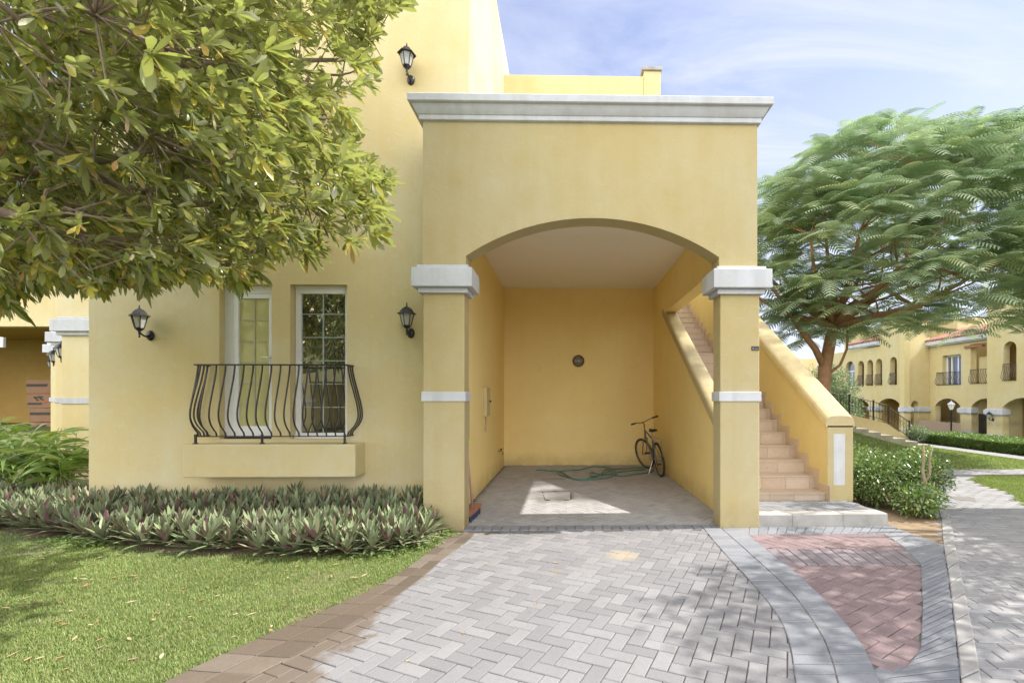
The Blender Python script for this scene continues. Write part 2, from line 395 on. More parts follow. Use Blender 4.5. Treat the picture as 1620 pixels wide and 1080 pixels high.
# bright bank added to the unseen sky behind, filling the shaded facade and carport
bk_ = mth(nt, 'ADD', mth(nt, 'SUBTRACT', mth(nt, 'MULTIPLY', sp.outputs[1], -1.0), mth(nt, 'MULTIPLY', sp.outputs[2], .35)), mth(nt, 'MULTIPLY', sp.outputs[0], -.35))
bn_ = noise(nt, tc.outputs['Generated'], 2.2, 5, .6, .5)
bk_ = mth(nt, 'ADD', bk_, mth(nt, 'MULTIPLY', mth(nt, 'SUBTRACT', bn_.outputs[0], .5), .5))
bf = ramp(nt, bk_, [(.0, (0, 0, 0)), (.30, (1, 1, 1))]).outputs[0]
nt.links.new(mixc(nt, bf, c1, FILL_BANK), bg.inputs[0])
vs = scene.view_settings; vs.view_transform = 'Standard'; vs.look = 'None'; vs.gamma = 1; vs.exposure = 1.58
scene.render.engine = 'CYCLES'; scene.cycles.max_bounces = 10; scene.cycles.diffuse_bounces = 7; scene.cycles.transparent_max_bounces = 12
scene.cycles.use_denoising = True; scene.cycles.denoising_prefilter = 'NONE'; scene.cycles.caustics_reflective = False; scene.cycles.caustics_refractive = False
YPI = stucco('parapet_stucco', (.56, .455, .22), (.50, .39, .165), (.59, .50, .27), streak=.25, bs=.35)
# ================================================================ TOWNHOUSE
FY, WY = 5.50, 6.40           # portico front, main wall front
house = empty('townhouse', (0, 6.4, 0), label='yellow stucco townhouse with arched carport, white cornice and tall window pair', cat='house')
house.location = (0, 0, 0)
def wallgrid(name, mat, x0, x1, z0, z1, holes, y, depth, parent, back=True):
    """wall slab (front at y) with rectangular holes and their reveals"""
    xs = sorted({x0, x1, *[h[0] for h in holes], *[h[1] for h in holes]}); zs = sorted({z0, z1, *[h[2] for h in holes], *[h[3] for h in holes]})
    m = MB()
    for yy, fl in ((y, 0), (y+depth, 1)):
        for i in range(len(xs)-1):
            for k in range(len(zs)-1):
                cx, cz = (xs[i]+xs[i+1])/2, (zs[k]+zs[k+1])/2
                if any(h[0] < cx < h[1] and h[2] < cz < h[3] for h in holes): continue
                q = [(xs[i], yy, zs[k]), (xs[i+1], yy, zs[k]), (xs[i+1], yy, zs[k+1]), (xs[i], yy, zs[k+1])]
                m.add(q[::-1] if fl else q, [(0, 1, 2, 3)])
    for (a, b, c, d) in holes:
        m.add([(a, y, c), (b, y, c), (b, y, d), (a, y, d), (a, y+depth, c), (b, y+depth, c), (b, y+depth, d), (a, y+depth, d)],
              [(0, 4, 5, 1), (1, 5, 6, 2), (2, 6, 7, 3), (3, 7, 4, 0)])
    m.add([(x0, y, z0), (x1, y, z0), (x1, y, z1), (x0, y, z1), (x0, y+depth, z0), (x1, y+depth, z0), (x1, y+depth, z1), (x0, y+depth, z1)],
          [(0, 1, 5, 4), (1, 2, 6, 5), (2, 3, 7, 6), (3, 0, 4, 7)])
    return m.build(name, mat, parent)
DH = (-4.52, -3.845, .955, 2.975); WH_ = (-3.605, -2.866, .955, 2.975)
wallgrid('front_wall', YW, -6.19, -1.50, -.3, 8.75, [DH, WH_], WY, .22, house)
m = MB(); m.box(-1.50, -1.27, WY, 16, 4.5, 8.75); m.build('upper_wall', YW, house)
m = MB(); m.box(-6.19, -1.502, WY+.3, 16, 8.55, 8.74); m.build('roof', CONC, house)
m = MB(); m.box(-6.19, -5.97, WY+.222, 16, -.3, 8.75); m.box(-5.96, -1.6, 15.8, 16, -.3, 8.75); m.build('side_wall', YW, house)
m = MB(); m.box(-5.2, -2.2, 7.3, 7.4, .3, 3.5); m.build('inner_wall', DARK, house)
# rear block above the terrace
m = MB(); m.box(-1.27, 1.60, 9.9, 16, 4.202, 8.08); m.build('terrace_wall', YW, house, bevel=.01)
m = MB(); m.box(1.602, 1.948, 9.88, 10.25, 4.202, 8.18); m.box(1.602, 1.948, 10.252, 16, 4.202, 7.9); pl = m.build('terrace_pier', YW, house, bevel=.008)
m = MB(); m.box(1.56, 1.97, 9.84, 10.29, 8.18, 8.255); m.build('pier_cap', CONC, pl, bevel=.008)
# carport walls
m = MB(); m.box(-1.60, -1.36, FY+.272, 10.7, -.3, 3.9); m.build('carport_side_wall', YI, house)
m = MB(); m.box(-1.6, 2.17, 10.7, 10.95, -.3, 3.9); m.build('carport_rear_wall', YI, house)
m = MB()
# wall between carport and stair, with the sloping opening (y,z polygon, hole cut as two pieces)
sl = lambda y: 1.13+.6*(y-6.3)
XI0, XI1 = 1.95, 2.17
YO0, ZH = 6.30, 3.16
yv = 6.3+(ZH-1.13)/.6
m.prism([(FY+.272, -.3), (10.7, -.3), (10.7, sl(10.7)), (YO0, sl(YO0)), (YO0, 4.62), (FY+.272, 4.62)], XI0, XI1, 'x')
m.prism([(YO0, ZH), (yv, ZH), (10.7, sl(10.7)), (10.7, 4.62), (YO0, 4.62)], XI0, XI1, 'x')
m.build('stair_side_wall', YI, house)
m = MB(); m.box(1.95, 2.17, 10.702, 16, -.3, 4.62); m.box(1.952, 3.9, 13.6, 16, 4.2, 8.0); m.build('rear_side_wall', YW, house)
def coping(x0, x1, y0, y1, z0, s, name, parent, t=.15, over=.022, cut=None):
    prof = []; hw = (x1-x0)/2+over; cx = (x0+x1)/2
    prof = [(-hw, 0), (-hw, t*.35)]+[(-hw*math.copysign(abs(math.cos(a))**.55, math.cos(a)), t*.35+t*.65*math.sin(a)**.7) for a in [R(q) for q in (20, 40, 60, 75, 90, 105, 120, 140, 160)]]+[(hw, t*.35), (hw, 0)]
    n = len(prof); vs = []
    K = 12
    for i in range(K+1):
        y = y0+(y1-y0)*i/K
        for (px, pz) in prof: vs.append((cx+px, y, z0+s*(y-y0)+pz))
    fs = []
    for i in range(K):
        for k in range(n):
            a, b = i*n+k, i*n+(k+1) % n; fs.append((a, a+n, b+n, b))
    fs += [tuple(range(n)), tuple(range(K*n, K*n+n))[::-1]]
    mm = MB(); mm.add(vs, fs)
    if cut: mm.v += []
    return mm.build(name, CP, parent, smooth=False)
cp = coping(XI0, XI1, YO0-.01, yv-.03, sl(YO0)+.002, .6, 'wall_coping', house)
for p in cp.data.polygons: p.use_smooth = False
# roof slab and ceiling
m = MB(); m.box(-1.6, 1.95, FY+.272, 10.7, 4.0, 4.2); m.build('carport_roof', CONC, house)
m = MB(); m.box(-1.36, 1.95, FY+.273, 10.7, 3.9, 3.995); m.build('ceiling', CE, house)
# portico front with the segmental arch
AX0, AX1, AZ0, AZ1 = -1.13, 1.755, 3.10, 3.537
c = (AX1-AX0)/2; s_ = AZ1-AZ0; RR = (c*c+s_*s_)/(2*s_); cxx = (AX0+AX1)/2; czz = AZ1-RR; a0 = math.asin(c/RR)
arc = [(cxx+RR*math.sin(-a0+2*a0*i/40), czz+RR*math.cos(-a0+2*a0*i/40)) for i in range(41)]
m = MB()
PX0, PX1, PZ = -1.615, 2.195, 4.66
def archwall(m, x0, x1, z0, z1, arc, ya, yb):
    """wall above an arch made of clean quads; arc from left to right"""
    pts = [(x0, arc[0][0])]
    xs = [p[0] for p in arc]; zs = [p[1] for p in arc]
    def cell(xa, xb, za, zb, zta):
        pass
    for i in range(len(arc)-1):
        (xa, za), (xb, zb) = arc[i], arc[i+1]
        m.add([(xa, ya, za), (xb, ya, zb), (xb, ya, z1), (xa, ya, z1)], [(0, 1, 2, 3)])
        m.add([(xa, yb, za), (xb, yb, zb), (xb, yb, z1), (xa, yb, z1)], [(3, 2, 1, 0)])
        m.add([(xa, ya, za), (xb, ya, zb), (xb, yb, zb), (xa, yb, za)], [(3, 2, 1, 0)])
    for (xa, xb) in ((x0, xs[0]), (xs[-1], x1)):
        m.add([(xa, ya, z0), (xb, ya, z0), (xb, ya, z1), (xa, ya, z1)], [(0, 1, 2, 3)])
        m.add([(xa, yb, z0), (xb, yb, z0), (xb, yb, z1), (xa, yb, z1)], [(3, 2, 1, 0)])
        m.add([(xa, ya, z0), (xb, ya, z0), (xb, yb, z0), (xa, yb, z0)], [(3, 2, 1, 0)])
    m.add([(xs[0], ya, z0), (xs[0], yb, z0), (xs[0], yb, zs[0]), (xs[0], ya, zs[0])], [(0, 1, 2, 3)])
    m.add([(xs[-1], ya, z0), (xs[-1], yb, z0), (xs[-1], yb, zs[-1]), (xs[-1], ya, zs[-1])], [(3, 2, 1, 0)])
    m.add([(x0, ya, z0), (x0, yb, z0), (x0, yb, z1), (x0, ya, z1)], [(3, 2, 1, 0)])
    m.add([(x1, ya, z0), (x1, yb, z0), (x1, yb, z1), (x1, ya, z1)], [(0, 1, 2, 3)])
    m.add([(x0, ya, z1), (x1, ya, z1), (x1, yb, z1), (x0, yb, z1)], [(0, 1, 2, 3)])
archwall(m, PX0, PX1, 2.98, PZ, arc, FY, FY+.27)
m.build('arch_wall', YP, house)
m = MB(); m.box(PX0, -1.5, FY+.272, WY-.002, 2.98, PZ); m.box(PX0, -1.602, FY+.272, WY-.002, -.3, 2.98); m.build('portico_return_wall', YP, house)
def pier(x0, x1, y0, y1, parent, band=True):
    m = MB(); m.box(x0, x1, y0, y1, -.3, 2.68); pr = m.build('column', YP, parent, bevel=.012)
    m = MB()
    for (o, z0, z1) in ((.045, 2.672, 2.73), (.105, 2.732, 2.945), (.055, 2.947, 2.985)): m.box(x0-o, x1+o, y0-o, y1+o-.002, z0, z1)
    m.build('capital', WH, pr, bevel=.008)
    m = MB(); m.box(x0-.016, x1+.016, y0-.016, y1+.01, 1.452, 1.562); m.build('column_band', WH, pr, bevel=.006)
    return pr
pier(-1.615, -1.148, FY, FY+.27, house); pier(1.768, 2.222, FY, FY+.27, house)
# cornice: profile swept round three sides with mitres
prof = [(.0, 4.615), (.028, 4.62), (.034, 4.625), (.034, 4.672), (.045, 4.678), (.062, 4.70), (.078, 4.725), (.092, 4.752), (.098, 4.768), (.125, 4.772), (.135, 4.78), (.135, 4.852), (.128, 4.86), (-.25, 4.872)]
path = [((PX0, WY), (-1, 0)), ((PX0, FY), (-1, -1)), ((PX1, FY), (1, -1)), ((PX1, 9.85), (1, 0))]
m = MB(); n = len(prof); vs = []
for (px, py), (ox, oy) in path:
    for (o, z) in prof: vs.append((px+ox*o, py+oy*o, z))
fs = []
for i in range(3):
    for k in range(n-1): a = i*n+k; fs.append((a, a+n, a+n+1, a+1))
m.add(vs, fs); m.build('cornice', WH, house)
m = MB(); m.box(PX0+.02, PX1-.02, FY+.02, FY+.25, PZ, 4.868); m.box(1.97, PX1-.02, FY+.25, 9.85, 4.6, 4.868); m.build('parapet_top', WH, house)
# address plate
m = MB(); m.box(2.125, 2.212, FY-.012, FY-.0005, 2.035, 2.082); ap = m.build('address_plate', plain('dark_plate', (.035, .033, .03), .4), house, bevel=.003)
m = MB(); m.box(2.135, 2.150, FY-.0135, FY-.0122, 2.045, 2.060); m.box(2.160, 2.205, FY-.0135, FY-.0122, 2.046, 2.053); m.build('plate_mark', plain('plate_grey', (.22, .22, .2), .5), ap)
# slab under the windows
m = MB(); m.box(-4.757, -2.630, 6.10, WY-.001, .500, .912); m.build('window_ledge', YW, house, bevel=.012)
def frame(m, x0, x1, z0, z1, y0, y1, t):
    m.box(x0, x0+t, y0, y1, z0, z1); m.box(x1-t, x1, y0, y1, z0, z1); m.box(x0+t, x1-t, y0, y1, z1-t, z1); m.box(x0+t, x1-t, y0, y1, z0, z0+t)
# balcony door: fixed jamb + leaf standing very slightly open
m = MB(); x0, x1, z0, z1 = DH
m.box(x0, x0+.125, 6.495, 6.57, z0, z1-.002); m.box(x0+.125, x1, 6.495, 6.57, z1-.10, z1-.002); m.box(x1-.02, x1, 6.50, 6.57, z0, z1-.10)
dr = m.build('door', UPVC, house, bevel=.004)
lf = MB(); a, b = x0+.128, x1-.025
frame(lf, a, b, z0+.03, z1-.106, 6.485, 6.545, .062); lf.box(a+.062, b-.062, 6.487, 6.543, z0+.09, z0+.16)
lo = lf.build('door_leaf', UPVC, dr, bevel=.004)
m = MB(); m.box(a+.06, b-.06, 6.512, 6.520, z0+.15, z1-.165)
dp = m.build('pane', GLD, lo)
bar = plain('glazing_bar', (.40, .40, .28), .4)
m = MB(); cxm = (a+b)/2; m.box(cxm-.006, cxm+.006, 6.503, 6.511, z0+.16, z1-.17)
for k in range(1, 6): zz_ = z0+.16+(z1-z0-.33)*k/6; m.box(a+.064, b-.064, 6.504, 6.5105, zz_-.0055, zz_+.0055)
m.build('glazing_bars', bar, lo)
m = MB(); m.box(b-.045, b-.015, 6.472, 6.484, 1.86, 2.05); m.tube([(b-.03, 6.484, 2.02), (b-.03, 6.44, 2.02), (b-.13, 6.44, 2.02)], .008, 8); m.build('handle', plain('handle_metal', (.7, .7, .68), .3, .6), lo, smooth=False)
m = MB(); m.box(x0+.05, x1+.01, 6.42, 6.56, z0-.001, z0+.022); m.build('threshold', RUB, dr)
# window
m = MB(); x0, x1, z0, z1 = WH_; frame(m, x0+.012, x1-.002, z0, z1-.03, 6.50, 6.57, .07); m.box(x0+.001, x1-.001, 6.505, 6.57, z1-.03, z1-.001); wn = m.build('window', UPVC, house, bevel=.004)
m = MB(); m.box(x0+.01, x1-.001, 6.47, 6.499, z0, z0+.055); m.build('sill', UPVC, wn, bevel=.003)
m = MB(); m.box(x0+.08, x1-.07, 6.525, 6.533, z0+.065, z1-.095); m.build('pane', GLS, wn)
m = MB(); cxm = (x0+x1)/2; m.box(cxm-.007, cxm+.007, 6.516, 6.524, z0+.065, z1-.095)
for k in range(1, 6): zz_ = z0+.1+(z1-z0-.16)*k/6; m.box(x0+.072, x1-.062, 6.517, 6.5235, zz_-.0055, zz_+.0055)
m.build('glazing_bars', plain('glazing_bar_pale', (.36, .42, .38), .4), wn)
# ---------------- staircase
st = empty('staircase', (0, 0, 0), label='tiled outdoor staircase with yellow sloping parapet right of the carport', cat='staircase')
SX0, SX1 = 2.172, 3.43
RY, RUN, RISE, Z1 = 6.29, .288, .1775, .245
def tread(m, y, z, zb, y2, parent_mb=None):
    m.box(SX0+.001, SX1-.001, y+.012, y2, zb, z-.022)               # riser body
steps = []
for k in range(23):
    off = 0 if k < 13 else .95
    y = RY+RUN*k+off; z = Z1+RISE*k
    steps.append((y, z))
for k, (y, z) in enumerate(steps):
    y2 = steps[k+1][0]+.012 if k+1 < len(steps) else 13.6
    zb = z-RISE if k else .1
    m = MB()
    # riser tiles with joints, then nosing slab tiles
    xs = [SX0+.001]; t = .17+.05*((k*37) % 5)/5
    while xs[-1]+t < SX1-.06: xs.append(xs[-1]+t); t = .33
    xs.append(SX1-.002)
    for i in range(len(xs)-1):
        m.box(xs[i]+.0015, xs[i+1]-.0015, y+.012, y+.03, zb, z-.020)
        m.box(xs[i]+.0015, xs[i+1]-.0015, y, y2, z-.020, z)
    m.box(SX0+.001, SX1-.001, y+.03, y2+.02, zb-.05, z-.0205)
    m.build('step', STEPT, st)
# parapet (y,z) polygon with post, sloping up
RX0, RX1 = 3.43, 3.76
m = MB(); m.prism([(6.27, -.3), (14, -.3), (14, sl(14)), (6.30, sl(6.30)-.003), (6.27, sl(6.30)-.003)], RX0, RX1, 'x'); pp = m.build('parapet', YPI, st)
# outer faces differ: add paler post face sheet
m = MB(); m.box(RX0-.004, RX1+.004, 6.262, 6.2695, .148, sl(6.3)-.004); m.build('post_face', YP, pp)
cp2 = coping(RX0, RX1, 6.262, 14, sl(6.262), .6, 'parapet_coping', st)
m = MB(); m.box(3.505, 3.655, 6.2585, 6.2615, .35, 1.02); m.build('white_panel', WH, pp)
# tile skirting sawtooth on parapet inner face
m = MB()
for k, (y, z) in enumerate(steps):
    y2 = steps[k+1][0] if k+1 < len(steps) else 13.6
    m.box(SX1-.011, SX1-.0005, y-.10, y2-.102, z-.17, z+.105)
m.build('skirting', STEPT, st)
m = MB()
for k, (y, z) in enumerate(steps):
    y2 = steps[k+1][0] if k+1 < len(steps) else 13.6
    m.box(SX0+.0005, SX0+.011, max(y-.10, 5.9), y2-.102, z-.17, z+.105)
m.build('skirting', STEPT, st)
# landing slab before the stairs
m = MB()
xs = [2.224, 2.62, 3.02, 3.42, 3.755]
fr = [(2.224, 5.53), (2.62, 5.535), (3.22, 5.55), (3.755, 5.565)]
for i in range(3):
    (xa, ya), (xb, yb) = fr[i], fr[i+1]; m.brick([(xa, ya), (xb, yb), (xb, yb+.2), (xa, ya+.2)], -.1, .148, .008, .002)
pf = MB(); pf.add([(2.226, 5.75, -.1), (3.75, 5.78, -.1), (3.75, 6.285, -.1), (2.226, 6.285, -.1), (2.226, 5.75, .13), (3.75, 5.78, .13), (3.75, 6.285, .13), (2.226, 6.285, .13)], [(0, 3, 2, 1), (4, 5, 6, 7), (0, 1, 5, 4), (1, 2, 6, 5), (2, 3, 7, 6), (3, 0, 4, 7)])
pl = empty('landing', (0, 0, 0), label='grey paved landing slab at the foot of the staircase', cat='landing')
m.build('edge_block', CONC, pl); pf.build('slab_base', JOINT, pl)
m = MB()
for j in range(5):
    for i in range(-6, 22):
        xa = 2.226+i*.105-j*.0+(5.76+j*.105-5.6)*-.35; 
        ya = 5.755+j*.105
        q = [(xa, ya), (xa+.105, ya), (xa+.105-.037, ya+.105), (xa-.037, ya+.105)]
        if q[0][0] > 2.26 and q[1][0] < 3.75: m.brick(q, .12, .147, .004, .003)
m.build('paver_top', PAVB, pl)
# ---------------- wall lanterns
def hexring(r, z, ph=0): return [(r*math.cos(math.pi/3*k+ph), r*math.sin(math.pi/3*k+ph), z) for k in range(6)]
def make_lantern(label):
    t = empty('wall_lantern', (0, 0, 0), label=label, cat='lantern', group='black wall lanterns')
    oy = -.165
    m = MB(); m.lathe([(.001, -.03), (.03, -.028), (.045, -.018), (.05, -.004), (.05, .0)], 16, (0, 0, 0), 'y', sx=1, sy=1.35); m.build('backplate', LANT, t, smooth=True)
    m = MB(); m.tube([(0, -.02, .0), (0, -.06, -.022), (0, -.11, -.012), (0, oy, .02), (0, oy, .045)], [.013, .012, .011, .012, .02], 8); m.build('arm', LANT, t, smooth=True)
    m = MB(); m.lathe([(.006, -.045), (.014, -.035), (.008, -.02), (.014, 0), (.012, .03), (.04, .055), (.052, .07), (.052, .076)], 12, (0, oy, 0)); m.build('base_cup', LANT, t, smooth=True)
    m = MB(); a = hexring(.050, .077, .3); b = hexring(.088, .225, .3)
    for k in range(6):
        p, q = Vector(a[k]), Vector(b[k]); o = Vector((0, oy, 0)); m.tube([p+o, q+o], .006, 5)
    m.build('cage', LANT, t)
    m = MB(); m.add([(x*.97, y*.97+oy, z) for x, y, z in a]+[(x*.97, y*.97+oy, z) for x, y, z in b], [(k, (k+1) % 6, 6+(k+1) % 6, 6+k) for k in range(6)]); m.build('glass', LGL, t)
    m = MB(); rings = [(.118, .222), (.115, .232), (.088, .248), (.072, .275), (.05, .30), (.024, .315), (.014, .32)]
    vs = []; fs = []
    for (r, z) in rings: vs += [(x, y+oy, zz2) for x, y, zz2 in hexring(r, z, .3)]
    for i in range(len(rings)-1):
        for k in range(6): a_, b_ = i*6+k, i*6+(k+1) % 6; fs.append((a_, b_, b_+6, a_+6))
    fs += [tuple(range(6))[::-1]]; m.add(vs, fs); m.lathe([(.012, .318), (.006, .326), (.012, .334), (.006, .343), (.009, .352), (.002, .372)], 8, (0, oy, 0)); m.build('roof', LANT, t)
    m = MB(); m.lathe([(.012, .077), (.014, .11), (.022, .13), (.024, .16), (.012, .185), (.002, .19)], 10, (0, oy, 0)); m.build('bulb', plain('bulb_white', (.7, .7, .66), .4), t, smooth=True)
    return t
L1 = make_lantern('black wall lantern on the yellow wall, left of the balcony door')
L1.location = (-5.40, WY-.002, 2.30)
def lan(src, loc, rz, label, s=1):
    c = clone(src); c.location = loc; c.rotation_euler = (0, 0, rz); c['label'] = label; c.scale = (s, s, s); return c
lan(L1, (-2.035, WY-.002, 2.34), 0, 'black wall lantern beside the left carport column, right of the window')
lan(L1, (-2.035, WY-.002, 5.66), 0, 'black wall lantern high on the upper wall above the cornice end')
# ---------------- belly railing
rl = empty('balcony_railing', (0, 0, 0), label='black iron belly balcony railing with bowed bars before the windows', cat='railing')
X0, X1, YF_, YB = -4.645, -2.79, 6.19, 6.385
ZT, ZB = 1.905, 1.005
m = MB(); m.box(X0-.03, X1+.03, YF_-.022, YF_+.022, ZT-.006, ZT+.012); m.box(X0-.022, X0+.022, YF_+.022, YB, ZT-.006, ZT+.012); m.box(X1-.022, X1+.022, YF_+.022, YB, ZT-.006, ZT+.012); m.build('top_rail', IRON, rl, bevel=.003)
m = MB(); m.box(X0-.03, X1+.03, YF_-.02, YF_+.02, ZB-.006, ZB+.006); m.box(X0-.02, X0+.02, YF_+.02, YB, ZB-.006, ZB+.006); m.box(X1-.02, X1+.02, YF_+.02, YB, ZB-.006, ZB+.006); m.build('bottom_rail', IRON, rl)
zs_ = [ZT-.006, 1.78, 1.64, 1.50, 1.38, 1.28, 1.20, 1.13, 1.08, 1.05, ZB+.004]
os_ = [.0, .018, .055, .095, .125, .138, .125, .085, .035, .008, .0]
def bal(x, y, dx, dy):
    k = 5; pts = []
    zz_ = np.interp(np.linspace(0, 10, 31), range(11), zs_); 
    o = np.interp(np.linspace(0, 10, 31), range(11), os_); o = np.convolve(np.pad(o, 2, 'edge'), np.ones(5)/5, 'valid')
    for z, q in zip(zz_, o): pts.append((x+dx*q, y+dy*q, float(z)))
    mm = MB()
    # flat bar
    hw, ht = .0065, .008
    vs = []
    for (px, py, pz) in pts:
        for (i, j) in ((-1, -1), (1, -1), (1, 1), (-1, 1)):
            vs.append((px+(hw if dy else ht)*i, py+(ht if dy else hw)*j, pz))
    n = len(pts); fs = []
    for i in range(n-1):
        for k2 in range(4): a, b = i*4+k2, i*4+(k2+1) % 4; fs.append((a, a+4, b+4, b))
    mm.add(vs, fs); mm.build('baluster', IRON, rl)
for i in range(17): bal(X0+.012+(X1-X0-.024)*i/16, YF_, 0, -1)
for j in range(3):
    yy = YF_+.055+.062*j
    bal(X0, yy, -1, 0); bal(X1, yy, 1, 0)
for x in (X0, -3.82, X1):
    m = MB(); m.box(x-.011, x+.011, YF_-.04, YF_-.018, .914, ZB+.03); m.box(x-.022, x+.022, YF_-.052, YF_-.006, .9125, .925); m.build('post', IRON, rl)
# ---------------- fixtures in the carport
m = MB(); m.lathe([(.095, -.03), (.125, -.03), (.132, -.02), (.132, 0)], 28, (.28, 10.698, 2.30), 'y'); b0 = m.build('bulkhead_light', plain('bronze_ring', (.06, .04, .02), .45, .5), None)
tag(b0, 'round bulkhead lamp with a caged lens on the carport rear wall', 'wall lamp')
m = MB(); m.lathe([(.001, -.055), (.05, -.05), (.085, -.035), (.095, -.028)], 24, (.28, 10.698, 2.30), 'y'); m.build('lens', plain('lens_glass', (.30, .29, .20), .25), b0, smooth=True)
m = MB()
for q in (-.055, -.018, .018, .055): m.box(.28+q-.004, .28+q+.004, 10.636, 10.643, 2.30-.075, 2.30+.075)
for q in (-.05, .05): m.box(.28-.085, .28+.085, 10.636, 10.6435, 2.30+q-.005, 2.30+q+.005)
m.build('guard', plain('bronze_guard', (.07, .06, .03), .45, .5), b0)
# electric box on left wall : x = -1.36
m = MB(); m.box(-1.359, -1.30, 8.0, 8.36, 1.18, 1.66); e1 = m.build('meter_box', plain('beige_box', (.52, .44, .22), .5), None, bevel=.006); tag(e1, 'small metal meter box with black lock on the carport left wall', 'meter box')
m = MB(); m.lathe([(.012, 0), (.018, .012), (.012, .03)], 10, (-1.30, 8.28, 1.43), 'x'); m.build('lock', RUB, e1)
m = MB(); m.tube([(-1.345, 8.18, 1.18), (-1.345, 8.18, .92)], .012, 8); m.build('conduit', plain('conduit_grey', (.4, .36, .24), .5), e1)
m = MB(); m.box(-1.359, -1.27, 5.95, 6.40, .95, 1.62); e2 = m.build('utility_cabinet', plain('cabinet_grey', (.33, .34, .27), .5, .2), None, bevel=.006); tag(e2, 'grey wall cabinet half hidden behind the left carport column', 'cabinet')
m = MB(); m.box(-1.268, -1.262, 5.98, 6.37, .98, 1.59); m.build('door', plain('cabinet_door', (.38, .39, .31), .5, .2), e2)
# tap
m = MB(); m.tube([(-1.359, 9.75, .42), (-1.30, 9.75, .42), (-1.27, 9.75, .40), (-1.265, 9.75, .34)], .014, 8); tp = m.build('garden_tap', plain('brass', (.30, .22, .10), .4, .8)); tag(tp, 'small brass garden tap on the carport left wall near the corner', 'tap')
m = MB(); m.box(-1.315, -1.285, 9.74, 9.76, .43, .455); m.box(-1.33, -1.27, 9.735, 9.765, .455, .465); m.build('handle', RUB, tp)
# ================================================================ GROUND
def sstep(a, b, x): t = np.clip((x-a)/(b-a), 0, 1); return t*t*(3-2*t)
def hgt(x, y):
    x = np.asarray(x, float); y = np.asarray(y, float)
    mound = np.interp(x, [7.5, 8.3, 9.2, 9.9, 10.9], [.66, .50, .21, .07, 0])*sstep(10.3, 14.2, y)
    drop = -2.12*sstep(13.2, 20.5, x)*sstep(8, 14, y+ (x-13)*.3)
    return mound+drop
# terrain, one sheet to the horizon
xs = np.concatenate([[-400, -200, -100, -60, -40], np.arange(-30, 60, .75), [70, 90, 140, 250, 500]])
ys = np.concatenate([[-300, -150, -80, -40, -25], np.arange(-16, 60, .75), [70, 90, 140, 250, 600]])
XX, YY = np.meshgrid(xs, ys); ZZ = hgt(XX, YY)-.05
V = np.stack([XX, YY, ZZ], -1).reshape(-1, 3); nx = len(xs)
i, j = np.meshgrid(np.arange(len(xs)-1), np.arange(len(ys)-1)); a = (j*nx+i).ravel()
mg, nt, b = nmat('soil_and_grass'); P = coords(nt)
n1 = noise(nt, P, .7, 5, .6); n2 = noise(nt, P, 14, 5, .7)
c = mixc(nt, ramp(nt, n1.outputs[0], [(.4, (0, 0, 0)), (.65, (1, 1, 1))]).outputs[0], (.10, .13, .045), (.17, .17, .08))
c = mixc(nt, mth(nt, 'MULTIPLY', n2.outputs[0], .7), c, (.07, .085, .03)); nt.links.new(c, b.inputs['Base Color']); b.inputs['Roughness'].default_value = 1; b.inputs['Specular IOR Level'].default_value = .1
g = npmesh('ground', V, np.stack([a, a+1, a+nx+1, a+nx], 1), mg, smooth=True); tag(g, kind='structure')
def poly_sheet(name, poly, z, mat, kind='structure', zf=None):
    import bmesh
    bm = bmesh.new(); vs = [bm.verts.new((x, y, z)) for x, y in poly]; f = bm.faces.new(vs); bm.normal_update()
    if f.normal.z < 0: f.normal_flip()
    bmesh.ops.triangulate(bm, faces=[f]); me = bpy.data.meshes.new(name); bm.to_mesh(me); bm.free()
    o = link(name, me, mat); tag(o, kind=kind); return o
def resample(pts, n=None, step=None):
    P_ = np.array(pts, float); d = np.r_[0, np.cumsum(np.linalg.norm(np.diff(P_, axis=0), axis=1))]
    if n is None: n = max(2, int(round(d[-1]/step))+1)
    t = np.linspace(0, d[-1], n); return np.stack([np.interp(t, d, P_[:, 0]), np.interp(t, d, P_[:, 1])], 1)
def smoothc(pts, k=2):
    for _ in range(k):
        o = [pts[0]]
        for a, b in zip(pts[:-1], pts[1:]): o += [(.75*a[0]+.25*b[0], .75*a[1]+.25*b[1]), (.25*a[0]+.75*b[0], .25*a[1]+.75*b[1])]
        o.append(pts[-1]); pts = o
    return pts
def herring(m, poly, ang, z=0.0, w=.1, origin=(0, 0), avoid=None, grow=0):
    ca, sa = math.cos(ang), math.sin(ang)
    px = [p[0] for p in poly]; py = [p[1] for p in poly]; ext = max(max(px)-min(px), max(py)-min(py)); cx, cy = (max(px)+min(px))/2, (max(py)+min(py))/2
    K = int(ext/w*.75)+6; cand = []
    for i in range(-K, K):
        for j in range(-K, K):
            k = (i-j) % 4
            if k == 0: r = (i, j, i+2, j+1)
            elif k == 3: r = (i, j, i+1, j+2)
            else: continue
            q = [(r[0], r[1]), (r[2], r[1]), (r[2], r[3]), (r[0], r[3])]
            q = [(cx+w*(x*ca-y*sa), cy+w*(x*sa+y*ca)) for x, y in q]; cand.append(q)
    C = np.array(cand); ctr = C.mean(1); ok = inpoly(ctr[:, 0], ctr[:, 1], poly)
    if avoid: ok &= ~inpoly(ctr[:, 0], ctr[:, 1], avoid)
    for q in C[ok]: m.brick([tuple(p) for p in q], z-.04, z)
def band(m, c1, c2, z, step=.105, zb=-.05, ch=.004):
    a = np.array(c1); L_ = np.linalg.norm(np.diff((resample(c1, 200)+resample(c2, 200))/2, axis=0), axis=1).sum()
    n = max(2, int(round(L_/step))+1); p, q = resample(c1, n), resample(c2, n)
    for i in range(n-1): m.brick([tuple(p[i]), tuple(q[i]), tuple(q[i+1]), tuple(p[i+1])], zb, z, ch)
